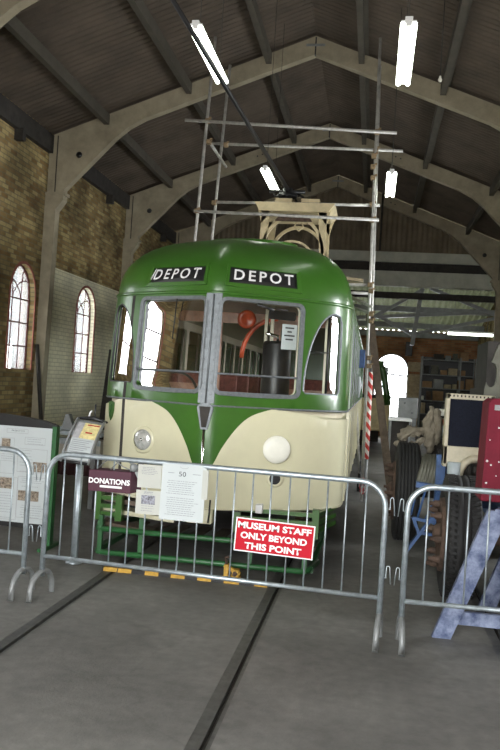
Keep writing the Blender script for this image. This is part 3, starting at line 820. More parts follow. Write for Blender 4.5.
# apron remnants, coupler, step boards
b = MB(); b.bx(TX - .13, TX + .11, 6.78, 6.95, .44, .70); b.build('coupler_cover', m_cream, tram, bevel=.02)
for sgn in (-1, 1):
    b = MB(); b.tube([(TX + sgn * .09, 6.76, .66), (TX + sgn * .09, 6.74, .54), (TX + sgn * .08, 6.76, .46)], .008, 6); b.build('coupler_hook', m_black, tram)
for k, (x, z) in enumerate(((TX + .30, .58), (TX + .50, .585))):
    b = MB(); b.bx(x - .03, x + .03, 6.9, 6.98, z - .03, z + .05); b.build('jumper_socket', m_black if k == 0 else m_signwhite, tram, bevel=.006)
for z, L0, L1, mm in ((.42, -1.0, -.30, m_cream), (.52, -.98, -.42, m_wood), (.40, .30, .62, m_woodp), (.29, -1.0, -.5, m_wood)):
    b = MB(); b.prism([(TX + L0, 7.08, z), (TX + L1, 7.08, z - .05), (TX + L1, 7.08, z - .01), (TX + L0, 7.08, z + .04)], (0, .2, 0)); b.build('step_board', mm, tram)
for sgn in (-1, 1):
    b = MB(); X0, X1 = (TX + .30, TX + 1.0) if sgn > 0 else (TX - 1.02, TX - .80); yA = 6.98
    for z in (.565, .49, .42):
        b.bx(X0, X1, yA, yA + .05, z - .018, z + .018)
        xo = TX + sgn * 1.0; b.beam((xo, yA + .02, z), (TX + sgn * 1.14, 7.6, z), .03, .036)
    xi_ = X0 if sgn > 0 else X1; b.bx(xi_ - .03, xi_ + .03, yA - .01, yA + .06, .36, .60); b.bx(TX + sgn * 1.0 - .03, TX + sgn * 1.0 + .03, yA - .01, yA + .06, .36, .62)
    b.build('bumper_bars', m_green, tram)
b = MB(); yA = 6.88
for z in (.30, .09):
    b.tube([(TX + sgn * 0 - 1.02, yA + .45, z), (TX - .96, yA + .04, z), (TX - .90, yA, z), (TX + .90, yA, z), (TX + .96, yA + .04, z), (TX + 1.02, yA + .45, z)], .026, 8)
for x in (-.93, -.55, .45, .93): b.bx(TX + x - .02, TX + x + .02, yA - .0, yA + .04, .07, .42)
b.build('lifeguard', m_green_d, tram)
for s_ in (-1, 1):
    b = MB(); b.beam((TX + s_ * .98, 7.0, .32), (TX + s_ * .99, 8.6, .12), .04, .05); b.beam((TX + s_ * .98, 7.0, .08), (TX + s_ * .99, 8.6, .07), .04, .05); b.build('lifeguard_arm', m_green_d, tram)
b = MB()
for k in range(9): b.beam((TX - .92 + k * .23, 7.5, .16), (TX - .92 + k * .23, 8.3, .12), .12, .02)
b.build('lifeguard_tray', m_wood, tram)
# hanging pipes under left corner
b = MB(); b.bx(TX - 1.12, TX - 1.03, 7.6, 7.9, .22, .5); b.build('step_bracket', m_green, tram)
for z in (.40, .26): b = MB(); b.bx(TX - 1.16, TX - 1.06, 7.55, 7.7, z, z + .06); b.build('step_tread', m_alu, tram)

# trolley tower on the roof
TY, TX2 = 13.0, TX
tower = thing('trolley_tower', 'cream arched trolley tower standing on the tram roof', 'trolley tower', (TX, TY, 3.2))
for yy in (12.75, 13.65):
    b = MB()
    def band(cx_, w1, h1, z0, wd, n=20):
        o_, i_ = [], []
        for k in range(n + 1):
            a = math.pi * k / n; o_.append((cx_ - w1 * math.cos(a), yy, z0 + h1 * math.sin(a))); i_.append((cx_ - (w1 - wd) * math.cos(a), yy, z0 + (h1 - wd) * math.sin(a)))
        b.prism(o_ + i_[::-1], (0, .05, 0))
    band(TX, .52, .62, 3.93, .05)
    band(TX, .38, .36, 3.78, .035)
    for s_ in (-1, 1):
        b.prism([(TX + s_ * .56, yy, 3.2), (TX + s_ * .49, yy, 3.2), (TX + s_ * .40, yy, 4.62), (TX + s_ * .53, yy, 4.62)], (0, .05, 0))
        b.prism([(TX + s_ * .62, yy, 4.72), (TX + s_ * .53, yy, 4.40), (TX + s_ * .38, yy, 4.60), (TX + s_ * .40, yy, 4.74)], (0, .05, 0))
        b.tube([(TX + s_ * .40, yy + .02, 3.72), (TX + s_ * .52, yy + .02, 3.9)], .02, 6)
    b.bx(TX - .56, TX + .58, yy, yy + .06, 3.66, 3.73)
    # spandrel web
    pts = [(TX - .48, yy + .02, 4.60), (TX + .48, yy + .02, 4.60)]
    for k in range(13): a = math.pi * (.12 + .76 * k / 12); pts.append((TX + .50 * math.cos(a), yy + .02, 3.93 + .60 * math.sin(a)))
    b.build('arch_frame', m_towercream, tower)
b = MB(); b.bx(TX - .56, TX + .56, 12.7, 13.75, 4.60, 4.74); b.prism([(TX - .56, 12.7, 4.6), (TX - .56, 12.7, 4.74), (TX - .66, 12.7, 4.74)], (0, 1.05, 0)); b.prism([(TX + .56, 12.7, 4.6), (TX + .56, 12.7, 4.74), (TX + .66, 12.7, 4.74)], (0, 1.05, 0)); b.build('platform', m_towercream, tower)
b = MB(); b.bx(TX - .33, TX - .05, 12.8, 13.6, 4.74, 4.83); b.bx(TX + .1, TX + .4, 12.8, 13.6, 4.74, 4.83); b.build('mounting_block', m_towercream, tower)
b = MB()
pts = [];
for k in range(15): a = math.pi * (k / 14); pts.append((TX - .3 * math.cos(a) + .0, 12.72, 4.44 + .12 * math.sin(a)))
b.prism(pts, (0, .04, 0)); b.build('spring_cover', m_rustred, tower)
b = MB(); b.tube([(TX + .05, 12.72, 4.42), (TX + .02, 12.7, 4.34), (TX + .1, 12.7, 4.28), (TX + .17, 12.7, 4.34), (TX + .14, 12.72, 4.42)], .014, 6); b.build('shackle', m_towercream, tower)
for yy in (12.78, 13.68):
    for s_ in (-1, 1):
        b = MB(); b.bx(TX + s_ * .53 - .06, TX + s_ * .53 + .06, yy - .1, yy + .1, 3.18, 3.24); b.build('foot_plate', m_towercream, tower)
tower.location.z -= .1
pole = thing('trolley_pole', 'long black trolley pole slanting from the tower towards the upper left', 'trolley pole', (TX, 12.9, 4.75))
e0 = P(288, 190, Y=12.75); e1 = P(168, -8, Y=6.2)
b = MB(); b.tube([e0, e1], [.035, .02], 8); b.build('pole', m_black, pole)
b = MB(); b.lathe((e0.x, e0.y, 4.73), (0, 0, 1), [(0, .16), (.05, .16), (.06, .08), (.14, .08), (.15, 0)], 16)
b.beam(e0, e0 + (e0 - e1).normalized() * .55, .1, .08)
for k in range(6):
    a = k * 1.05; b.tube([e0 + Vector((.1 * math.cos(a), .1, .04 * math.sin(a))), e0 + Vector((.22 * math.cos(a), .35, .08 * math.sin(a) - .03))], .02, 6)
b.tube([e0 + Vector((-.3, 0, -.03)), e0 + Vector((.28, 0, -.03))], .03, 8)
for k in range(5): b.tube([e0 + Vector((-.22 + k * .1, -.02, -.1)), e0 + Vector((-.24 + k * .11, .3, .05))], .018, 6)
b.build('trolley_base', m_black, pole)

# ------------------------------------------------------------ scaffold tower round the tram
sca = thing('scaffold_tower', 'tall scaffold tower of grey tubes straddling the tram', 'scaffold', (-.06, 12.1, 0))
def spole(name, pts, r=.024, m=None): 
    b = MB(); b.tube(pts, r, 10); return b.build(name, m or m_scaf, sca)
scY0, scY1 = 12.0, 12.8
LP1 = [Vector((-2.93, scY0, 0)), P(195, 239, Y=scY0), P(215.5, 37, Y=scY0)]
LP2 = [Vector((-2.83, scY1, 0)), P(212, 239, Y=scY1), P(230, 65, Y=scY1)]
RP1 = [Vector((-.055, 12.1, 0)), P(371.5, 250, Y=12.1), P(380.5, 38, Y=12.1)]
RP2 = [Vector((.0, 12.8, 0)), P(374, 250, Y=12.8), P(380, 66, Y=12.8)]
for L in (LP1, LP2, RP1, RP2): spole('upright_tube', [L[0], L[1], L[2]])
led = [((185, 120), (397, 133), scY0 - .05), ((212, 143.5), (403, 151), scY1 - .05), ((214, 202), (380, 205.5), scY1 - .05), ((194, 211), (379, 220), scY0 - .05),
       ((330, 284.5), (372, 285), 12.05), ((330, 292), (370, 293.5), 12.75)]
for a, c_, Y in led: spole('ledger_tube', [P(*a, Y=Y), P(*c_, Y=Y)])
spole('ledger_tube', [P(209, 141, Y=12.0), P(226, 167, Y=12.8)])
spole('brace_tube', [P(343, 293, Y=13.4), P(372, 307, Y=12.0)]); spole('brace_tube', [P(345, 305, Y=13.4), P(370, 313, Y=12.1)])
def clamp(p):
    b = MB(); b.box(p, (.075, .09, .07), bev=.012); b.tube([p + Vector((.03, -.07, .03)), p + Vector((.03, .05, .03))], .01, 6); b.box(p + Vector((.045, -.05, .03)), (.03, .03, .03))
    return b.build('coupler', m_rust, sca)
for x, y, Y in ((377, 132, 12.02), (376, 150, 12.72), (374, 156, 12.02), (373, 167, 12.1), (373, 178, 12.1), (372, 205, 12.72), (372, 220, 12.02), (370, 285, 12.02), (371, 291, 12.06), (371, 314, 12.04), (371, 321, 12.04), (369, 358, 12.04), (369, 366, 12.04), (197, 211, 11.98), (209, 142, 12.0), (208, 121, 11.98), (214, 203, 12.76), (226, 145, 12.76)):
    clamp(P(x, y, Y=Y))
b = MB(); a = P(336, 278, Y=12.6); c_ = P(363, 281, Y=12.6); b.beam(a, c_, .22, .045, up=(0, 0, 1)); b.beam(a + Vector((0, .3, 0)), c_ + Vector((0, .3, 0)), .22, .045); b.build('scaffold_board', m_woodp, sca)
cw = Vector((-.12, 13.2, 0)) ; b = MB(); b.lathe((cw.x, cw.y, .1), (1, 0, 0), [(-.03, 0), (-.03, .08), (-.02, .1), (.02, .1), (.03, .08), (.03, 0)], 18); b.tube([(cw.x, cw.y, .1), (cw.x, cw.y, .5)], .02, 8); b.build('castor', m_rubber, sca)
spole('upright_tube', [Vector((cw.x, cw.y, .3)), P(352, 300, Y=13.2)], .02)
# tape wrapped tube beside it, plank, hung items
t0 = P(366.5, 459, Y=12.3); t1 = P(371, 372, Y=12.3)
hz = thing('warning_pole', 'red and white striped pole beside the scaffold upright', 'pole', (t0.x, t0.y, 0))
m_rw = stripemat('red_white_tape', (.62, .05, .04), (.85, .8, .76), 2, .155, 1.2, 0)
b = MB(); b.tube([(t0.x, t0.y, t0.z), (t1.x, t1.y, t1.z)], .034, 10); b.build('striped_sleeve', m_rw, hz)
b = MB(); b.tube([(t0.x - .01, t0.y, 0), (t0.x, t0.y, t0.z + .02)], .026, 10); b.tube([t1, P(373, 340, Y=12.3)], .02, 8); b.build('pole', m_steel, hz)
tp = P(364, 484, Y=11.95)
b = MB()
for k in range(3): b.tube([tp + Vector((.05 * math.cos(a * .5) + .02 * k - .02, -.05, .09 * math.sin(a * .5 + k) - .03 * k)) for a in range(13)], .009, 5)
b.tube([tp + Vector((-.06, -.04, .08)), tp + Vector((.09, -.04, .05)), tp + Vector((.12, -.03, .0))], .02, 6)
tag(b.build('barrier_tape', stripemat('tape', (.65, .08, .08), (.85, .82, .8), 0, .05)), 'knotted red and white barrier tape at the foot of the scaffold pole', 'tape')
bl0 = P(361, 359, Y=12.0); b = MB(); b.box(bl0 + Vector((.02, -.09, 0)), (.08, .08, .27), bev=.01); tag(b.build('blue_tool_box', m_blue), 'small blue box hung on the scaffold pole beside the tram', 'box')
bl0 = P(358.5, 388, Y=11.8); b = MB(); b.tube([bl0 + Vector((0, 0, .17)), bl0 + Vector((.0, 0, .05)), bl0 + Vector((-.01, 0, -.14))], [.02, .045, .03], 8); tag(b.build('white_cloth', m_white), 'white rag hanging beside the tram on the scaffold', 'cloth')
plt = P(368, 312, Y=12.35)
b = MB(); b.beam((.40, 12.0, 0.01), (plt.x + .02, 12.32, plt.z), .03, .115, up=(-1, 0, 0)); tag(b.build('leaning_plank', m_wood), 'dark timber plank leaning against the scaffold right of the tram', 'plank')

# ------------------------------------------------------------ crowd barriers
def barrier(nbar, L, label, label_xyz, rot):
    t = thing('crowd_barrier', label, 'barrier', (0, 0, 0), 'steel crowd barriers across the hall')
    r = .02; zt, zb = 1.085, .31; rc = .17; h = L / 2
    def arc(cx_, s_):
        return [(cx_ + s_ * rc * math.sin(a * math.pi / 12), 0, zt - rc + rc * math.cos(a * math.pi / 12)) for a in range(7)]
    pts = [(h, 0, .16)] + arc(h - rc, 1)[::-1] + arc(-h + rc, -1) + [(-h, 0, .16)]
    b = MB(); b.tube(pts, r, 12); b.build('frame_tube', m_galv, t)
    b = MB(); b.tube([(-h, 0, zb), (h, 0, zb)], .016, 10); b.build('bottom_rail', m_galv, t)
    first = None
    for i in range(nbar):
        x = -h + L * (i + 1) / (nbar + 1)
        b = MB(); zz = zt - .01 if abs(x) < h - rc else zt - rc + math.sqrt(max(0, rc * rc - (abs(x) - h + rc) ** 2)) - .01
        b.tube([(x, 0, zb), (x, 0, zz)], .0062, 8); b.build('bar', m_galv, t)
    for s_ in (-1, 1):
        b = MB(); p = []
        for k in range(11):
            a = math.pi * k / 10; p.append((s_ * h, -.17 * math.cos(a), .005 + .19 * math.sin(a) ** .7))
        b.tube([(s_ * h, -.18, 0.0)] + p + [(s_ * h, .18, 0)], .021, 10); b.build('foot', m_steel, t)
        for z in (.93, .47):
            b = MB(); x = s_ * h
            b.tube([(x, 0, z - .02), (x + s_ * .03, 0, z - .02), (x + s_ * .03, 0, z + .05), (x + s_ * .036, 0, z + .06), (x + s_ * .046, 0, z + .06), (x + s_ * .052, 0, z + .05), (x + s_ * .062, 0, z - .06)], .0042, 6)
            b.build('hook', m_galv, t)
    t.location = label_xyz; t.rotation_euler = (0, 0, rot); return t
cL = Vector((P(43, 555, Y=5.65).x, 5.65, 0)); cR = Vector((P(380, 600, Y=5.42).x, 5.42, 0))
BL = (cR - cL).length; ang = math.atan2(cR.y - cL.y, cR.x - cL.x)
barrier(18, BL, 'middle crowd barrier in front of the tram, carrying the red sign', (cL + cR) / 2, ang)
barrier(18, BL, 'left crowd barrier cut by the frame, in front of the display board', Vector((-2.51 - BL / 2, 5.70, 0)), math.radians(-2.4))
barrier(18, BL, 'right crowd barrier in front of the blue and white trestle', Vector((.285 + BL / 2, 5.44, 0)), math.radians(1.8))
def by(px): return 5.65 - (px - 43) / 337 * .23
# red sign
def facing(cx_, y, cz, rot=0):
    c_, s_ = math.cos(rot), math.sin(rot)
    return lambda u, v: Vector((cx_ + u * c_ - v * s_, y, cz + u * s_ + v * c_))
def plate(name, px0, py0, px1, py1, yo, m, label, cat, rot=0, th=.006, group=None, top=False):
    Y = by((px0 + px1) / 2) - yo
    a = P(px0, (py0 + py0) / 2, Y=Y); c_ = P(px1, py1, Y=Y)
    cx_, cz, W, H = (a.x + c_.x) / 2, (a.z + c_.z) / 2, c_.x - a.x, a.z - c_.z
    t = thing(name, label, cat, (cx_, Y, cz - H / 2), group)
    f = facing(cx_, Y, cz, rot)
    b = MB(); b.prism([f(-W / 2, -H / 2), f(W / 2, -H / 2), f(W / 2, H / 2), f(-W / 2, H / 2)], (0, th, 0)); pl = b.build('sheet', m, t)
    g = lambda e: (lambda u, v: f(u, v) + Vector((0, -e, 0)))
    return t, pl, g, W, H
def rectm(b, g, u0, u1, v0, v1): b.sheet([(u0, v0), (u1, v0), (u1, v1), (u0, v1)], mapf=g)
t, pl, g, W, H = plate('warning_sign', 236, 518, 313, 559, .03, m_red, 'red sign reading MUSEUM STAFF ONLY BEYOND THIS POINT, on the barrier', 'sign', rot=-.035)
b = MB(); b.sheet([(-W / 2, -H / 2), (W / 2, -H / 2), (W / 2, H / 2), (-W / 2, H / 2)], [[(-W / 2 + .008, -H / 2 + .008), (W / 2 - .008, -H / 2 + .008), (W / 2 - .008, H / 2 - .008), (-W / 2 + .008, H / 2 - .008)]], mapf=g(.002)); b.build('border', m_signwhite, t)
for k, (tx, wd) in enumerate((('MUSEUM STAFF', .93), ('ONLY BEYOND', .84), ('THIS POINT', .72))):
    textmesh('lettering', tx, .1, lambda u, v, k=k, wd=wd: g(.003)(u - .004, v + H * (.29 - .3 * k)), m_signwhite, t, bold=.0035, fit=(W * wd, H * .2))
# paper sheets
def lines(g, u0, u1, v0, v1, n, parent, seed=1, m=None, hgt=.0035, name='printed_text'):
    rr = random.Random(seed); b = MB()
    for k in range(n):
        v = v1 - (v1 - v0) * k / max(1, n - 1); q_ = rr.random()
        if q_ < .1: continue
        a = u0 + (u1 - u0) * (rr.random() * .08); c_ = u1 - (u1 - u0) * (rr.random() * .25)
        x = a
        while x < c_:
            wl = .006 + rr.random() * .02
            rectm(b, g, x, min(x + wl, c_), v - hgt / 2, v + hgt / 2); x += wl + .004
    return b.build(name, m or m_print, parent)
m_plight = mat('faint_print', (.22, .23, .25), .8, 0, .05, 20)
t, pl, g, W, H = plate('notice_sheet', 162.5, 463, 203, 523, .035, m_white, 'large white notice sheet headed 50 hanging on the middle barrier', 'notice', rot=-.01, th=.003)
textmesh('number', '50', .1, lambda u, v: g(.002)(u - .01, v + H * .33), m_ink, pl, fit=(.052, .034))
b = MB()
for k in range(6): a = math.pi * (1 + k / 6); c_ = math.pi * (1 + (k + 1) / 6); b.tube([g(.002)(.03 * math.cos(a), H * .46 + .012 * math.sin(a)), g(.002)(.03 * math.cos(c_), H * .46 + .012 * math.sin(c_))], .001, 4)
rectm(b, g(.0015), -W * .36, -W * .22, H * .335, H * .345); rectm(b, g(.0015), W * .2, W * .38, H * .335, H * .345); b.build('printed_mark', m_plight, pl)
lines(g(.0015), -W * .38, W * .38, -H * .4, H * .2, 17, pl, 3, m_plight)
b = MB(); yy = by(205) - .02; a = P(203, 470, Y=yy); c_ = P(207, 500, Y=yy); b.bx(a.x, c_.x, yy, yy + .01, c_.z, a.z); tag(b.build('notice_holder', m_white2), 'narrow cream strip of card behind the right edge of the 50 notice', 'card')
t, pl, g, W, H = plate('notice_sheet', 138.5, 464, 160.5, 489, .034, m_white2, 'small upper white sheet left of the 50 notice', 'notice', th=.003)
lines(g(.0015), -W * .35, W * .35, H * .1, H * .38, 5, pl, 5, m_plight)
t, pl, g, W, H = plate('notice_sheet', 136.5, 489.5, 159.5, 515.5, .037, m_white2, 'small white sheet with a dark photograph, below the upper sheet', 'notice', th=.003)
b = MB(); rectm(b, g(.002), -W * .28, W * .28, -H * .08, H * .30); b.build('photograph', mat('sheet_photo', (.03, .03, .04), .5, 0, .5, 60, col2=(.35, .36, .42)), pl)
lines(g(.0015), -W * .3, W * .3, -H * .35, -H * .15, 3, pl, 6, m_plight); lines(g(.0015), -W * .2, W * .2, H * .36, H * .44, 4, pl, 8, m_plight)
# donations box
Y = by(110) - .07
a = P(89, 469, Y=Y); c_ = P(130, 494, Y=Y)
t = thing('donation_box', 'dark maroon box reading DONATIONS strapped to the barrier', 'donation box', ((a.x + c_.x) / 2, Y, c_.z))
b = MB(); b.prism([(a.x, Y, a.z - .003), (c_.x, Y, a.z + .0), (c_.x, Y, c_.z), (a.x, Y, c_.z + .0)], (.035, .16, .0)); b.build('box_body', m_maroon, t, bevel=.003)
cxm, czm, W, H = (a.x + c_.x) / 2, (a.z + c_.z) / 2, c_.x - a.x, a.z - c_.z
g = lambda e: (lambda u, v: Vector((cxm + u, Y - e, czm + v)))
textmesh('lettering', 'DONATIONS', .1, lambda u, v: g(.002)(u - .001, v + .0), m_signwhite, t, bold=.0035, fit=(W * .97, H * .26))
b = MB(); rectm(b, g(.002), -W * .22, W * .3, -H * .3, -H * .2); b.build('label_strip', m_signwhite, t)
b = MB()
for k, x in enumerate((a.x + .12, a.x + .22)): b.tube([(x - .08, Y + .07, a.z), (x - .03, Y + .06, a.z + .05), (x + .03, Y + .08, a.z + .1), (x + .05, Y + .1, a.z + .06), (x + .12, Y + .05, a.z + .03), (x + .2, Y + .06, a.z)], .004, 5)
b.build('wire_tie', m_steel, t)
b = MB(); a2 = P(134, 466, Y=Y + .05); b.lathe((a2.x, Y + .04, a2.z - .01), (.6, -.8, 0), [(0, .03), (.02, .03), (.03, .022), (.03, 0)], 14); b.beam((a2.x - .02, Y + .06, a2.z + .02), (a2.x + .04, Y + .08, a2.z - .1), .03, .02); b.build('padlock', m_steel, t)

# yellow and black strip on the floor, yellow rail clamp
sx0, sx1, sy = P(100, 570, Z=.02).x, P(270, 587, Z=.02).x, 6.6
t = thing('hazard_strip', 'yellow and black striped bar lying on the floor across the rails', 'hazard bar', ((sx0 + sx1) / 2, sy, 0))
b = MB(); b.prism([(sx0, sy - .03, .002), (sx0, sy + .03, .002), (sx0, sy + .015, .03), (sx0, sy - .015, .03)], (sx1 - sx0, 0, 0)); b.build('black_bar', m_black, t)
for x, L in ((sx0 + .01, .12), (sx0 + .14, .12), (sx0 + .38, .12), (sx0 + .61, .12), (sx0 + .84, .12), (sx0 + 1.07, .13), (sx0 + 1.33, .11)):
    b = MB(); b.prism([(x, sy - .032, .002), (x, sy + .032, .002), (x, sy + .016, .0325), (x, sy - .016, .0325)], (L, 0, 0)); b.build('yellow_band', m_yellow, t)
yc = P(232, 574, Y=6.72); yc.z = 0
t = thing('rail_clamp', 'small yellow metal clamp on the floor beneath the tram bumper', 'clamp', yc)
b = MB(); b.bx(yc.x - .08, yc.x + .07, 6.68, 6.78, 0.0, .03); b.bx(yc.x - .07, yc.x - .03, 6.69, 6.77, .03, .13); b.bx(yc.x + .0, yc.x + .06, 6.69, 6.77, .03, .09); b.beam((yc.x - .07, 6.72, .12), (yc.x + .07, 6.72, .05), .05, .03); b.build('clamp_body', m_yellow, t, bevel=.005)
b = MB(); b.tube([(yc.x - .05, 6.72, .12), (yc.x - .06, 6.7, .19), (yc.x - .03, 6.68, .2)], .012, 6); b.tube([(yc.x + .03, 6.66, .06), (yc.x + .03, 6.8, .06)], .02, 8); b.build('clamp_screw', m_rustred, t)

# ------------------------------------------------------------ lectern and display board on the left
lb = Vector((-2.53, 6.75, 0))
lec = thing('information_lectern', 'grey information lectern with sloping yellow and white panel behind the barrier', 'lectern', lb)
b = MB(); b.tube([lb, lb + Vector((.0, 0, .95))], .034, 14); b.build('post', m_galv, lec)
b = MB(); b.lathe(lb, (0, 0, 1), [(0, .0), (0, .075), (.012, .075), (.02, .045), (.03, .04), (.03, 0)], 20); b.build('base_plate', m_galv, lec)
LY0, LY1 = 6.62, 6.86
c = [P(62, 459, Y=LY0), P(89, 463, Y=LY0), P(104, 424, Y=LY1), P(78, 420, Y=LY1)]
def lm(u, v, off=0.0):    # u,v in 0..1, slightly bowed panel
    p = (c[0] * (1 - u) + c[1] * u) * (1 - v) + (c[3] * (1 - u) + c[2] * u) * v
    nrm_ = (c[1] - c[0]).cross(c[3] - c[0]).normalized()
    if nrm_.y > 0: nrm_ = -nrm_
    return p + nrm_ * (off + .03 * math.sin(math.pi * v))
b = MB()
ex = [(i / 4 + .003, j / 8 + .002) for i in range(1, 4) for j in range(1, 8)]
sqr = [(0, 0), (1, 0), (1, 1), (0, 1)]
rails_v = [k / 8 for k in range(9)]
b.sheet([(0, -.02), (1, -.02), (1, 1.03), (0, 1.03)], mapf=lambda u, v: lm(u, v, -.012), extra=ex); b.build('panel_back', m_steel, lec, solid=.014, off=0)
b = MB(); b.sheet([(.09, .03), (.95, .03), (.95, .95), (.09, .95)], [], [([(.09, .56), (.95, .56), (.95, .95), (.09, .95)], m_woodp)] and [([(.33, .52), (.95, .52), (.95, .95), (.33, .95)], mat('poster_yellow', (.72, .62, .3), .5, 0, .25, 30)), ([(.09, .52), (.33, .52), (.33, .95), (.09, .95)], mat('poster_grey', (.4, .4, .42), .5, 0, .2, 30))], ex, mapf=lambda u, v: lm(u, v, .001), base=m_white); pan = b.build('poster', None, lec)
b = MB()
for k in range(9): b.sheet([(.15, .46 - k * .045), (.88 - .1 * (k % 3), .46 - k * .045), (.88 - .1 * (k % 3), .472 - k * .045), (.15, .472 - k * .045)], mapf=lambda u, v: lm(u, v, .003))
b.build('poster_text', m_plight, pan)
b = MB(); b.sheet([(.5, .66), (.75, .66), (.75, .70), (.5, .70)], mapf=lambda u, v: lm(u, v, .003)); b.sheet([(.45, .88), (.9, .88), (.9, .91), (.45, .91)], mapf=lambda u, v: lm(u, v, .003)); b.build('poster_heading', m_red, pan)
for u in (-.01, 1.01):
    b = MB(); b.tube([lm(u, v - .06 if v == 0 else v, .012) for v in rails_v] + [lm(u, 1.06, .005)], .012, 6); b.build('side_rail', m_steel, lec)
b = MB(); b.tube([lm(0, -.03, -.0), lm(1, -.03, -.0)], .014, 6); b.build('end_trim', m_black, lec)
b = MB(); b.tube([lm(-.05, 1.06, 0), lm(.5, 1.12, 0), lm(1.1, 1.05, 0)], [.01, .022, .01], 6); b.build('end_trim', m_black, lec)
b = MB(); p_ = lm(.35, 1.1, 0); b.tube([p_, p_ + Vector((.01, 0, .05)), p_ + Vector((.03, 0, .07))], .009, 6, m=m_signwhite); b.tube([p_ + Vector((.05, .02, -.02)), p_ + Vector((.05, .02, .13))], .008, 6, m=m_black); b.build('clip', None, lec)
# display board
bd = thing('display_board', 'free-standing board with green posts covered in white printed sheets', 'display board', (-3.45, 7.2, 0))
bx1 = P(49, 480, Y=7.15).x; bx0 = -4.45; zt = P(40, 428, Y=7.15).z; zb_ = P(45, 525, Y=7.15).z
b = MB(); b.bx(bx0 - .05, bx1 + .04, 7.17, 7.23, zb_ - .05, zt + .03); pts = [(bx0 - .05, 7.17, zt + .02)]
for k in range(13): x = bx0 - .05 + (bx1 - bx0 + .09) * k / 12; pts.append((x, 7.17, zt + .03 + .085 * math.sin(math.pi * k / 12) ** .6))
pts.append((bx1 + .04, 7.17, zt + .02)); b.prism(pts, (0, .06, 0)); b.build('backing_panel', m_black, bd)
b = MB(); b.bx(bx0, bx1, 7.155, 7.17, zb_, zt); shp = b.build('poster_sheet', m_white, bd)
g = lambda e: (lambda u, v: Vector((u, 7.155 - e, v)))
W = bx1 - bx0
textmesh('heading', 'PROJECT 712', .05, lambda u, v: g(.002)(P(18, 431, Y=7.15).x + u, P(18, 431, Y=7.15).z + v), m_ink, bd, fit=(.13, .018))
b = MB()
def frame_line(px0, py0, px1, py1):
    a = P(px0, py0, Y=7.15); c_ = P(px1, py1, Y=7.15); e = .003
    for (x0, x1, z0, z1) in ((a.x, c_.x, a.z - e, a.z), (a.x, c_.x, c_.z, c_.z + e), (a.x, a.x + e, c_.z, a.z), (c_.x - e, c_.x, c_.z, a.z)): b.sheet([(x0, z0), (x1, z0), (x1, z1), (x0, z1)], mapf=g(.0015))
for fr_ in ((7, 428, 28, 434), (25, 437, 45, 446), (1, 437, 14, 447), (18, 448, 46, 474), (0, 460, 14, 474), (18, 476, 46, 520), (-4, 476, 15, 520)): frame_line(*fr_)
b.build('ruled_boxes', m_print, bd)
m_pic = mat('photo_print', (.06, .035, .02), .5, 0, .6, 45, col2=(.4, .33, .25))
for q0 in ((2, 438, 10, 447), (0, 477, 13, 489), (18, 490, 38, 502), (33, 462, 46, 473)):
    a = P(q0[0], q0[1], Y=7.15); c_ = P(q0[2], q0[3], Y=7.15); b = MB(); b.sheet([(a.x, c_.z), (c_.x, c_.z), (c_.x, a.z), (a.x, a.z)], mapf=g(.002)); b.build('photograph', m_pic, bd)
for k, (q0, n_) in enumerate((((20, 450, 32, 472), 8), ((1, 449, 14, 459), 5), ((20, 478, 44, 488), 5), ((20, 505, 44, 519), 6), ((-2, 492, 13, 518), 10), ((27, 439, 44, 445), 3))):
    a = P(q0[0], q0[1], Y=7.15); c_ = P(q0[2], q0[3], Y=7.15); lines(g(.0015), a.x, c_.x, c_.z, a.z, n_, bd, 10 + k, m_plight)
px_ = P(55, 480, Y=7.25).x
for x in (px_, bx0 - .1):
    b = MB(); b.bx(x - .022, x + .022, 7.16, 7.24, 0.02, zt + .02); pst = b.build('post', m_green_d, bd)
    b = MB(); b.bx(x - .03, x + .03, 7.0, 7.4, 0, .03); b.build('post_foot', m_green_d, pst)
b = MB(); a = P(30, 548, Y=7.4); b.tube([(P(32, 528, Y=7.18).x, 7.2, zb_ - .04), (P(32, 540, Y=7.18).x, 7.2, .05)], .01, 6); b.bx(P(28, 540, Y=7.2).x, P(39, 540, Y=7.2).x, 7.16, 7.24, .26, .30); b.build('clamp_stay', m_alu, bd)

# workbench with dark cloth behind the lectern, and things on it
wb0, wb1 = P(20, 440, Y=9.4).x, P(101, 440, Y=9.4).x; wz = P(80, 432, Y=9.4).z
wb = thing('long_bench', 'long grey bench with dark maroon cloth front behind the lectern', 'bench', ((wb0 + wb1) / 2, 9.6, 0))
b = MB(); b.bx(wb0, wb1, 9.4, 10.0, wz - .05, wz); b.bx(wb0, wb1, 9.38, 9.4, wz - .16, wz - .09); b.build('bench_top', m_galv, wb)
b = MB(); b.bx(wb0 + .02, wb1 - .02, 9.44, 9.9, wz - .3, wz - .12); b.build('drawer_unit', mat('bench_cream', (.45, .42, .35), .6), wb)
b = MB(); n = 60; A, Bt = [], []
for i in range(n + 1):
    x = wb0 + .05 + (wb1 - wb0 - .1) * i / n; A.append(b.bm.verts.new((x, 9.45 + .015 * math.sin(i * 1.1), wz - .3))); Bt.append(b.bm.verts.new((x, 9.43 + .03 * math.sin(i * 1.1 + .4), .4)))
for i in range(n): b.bm.faces.new((A[i], A[i + 1], Bt[i + 1], Bt[i])).smooth = True
b.build('cloth_front', mat('maroon_cloth', (.05, .018, .02), .9), wb, recalc=False)
for x in (wb0 + .1, wb1 - .1):
    for y in (9.45, 9.95): 
        b = MB(); b.bx(x - .03, x + .03, y - .03, y + .03, 0, wz - .05); b.build('leg', m_steel, wb)
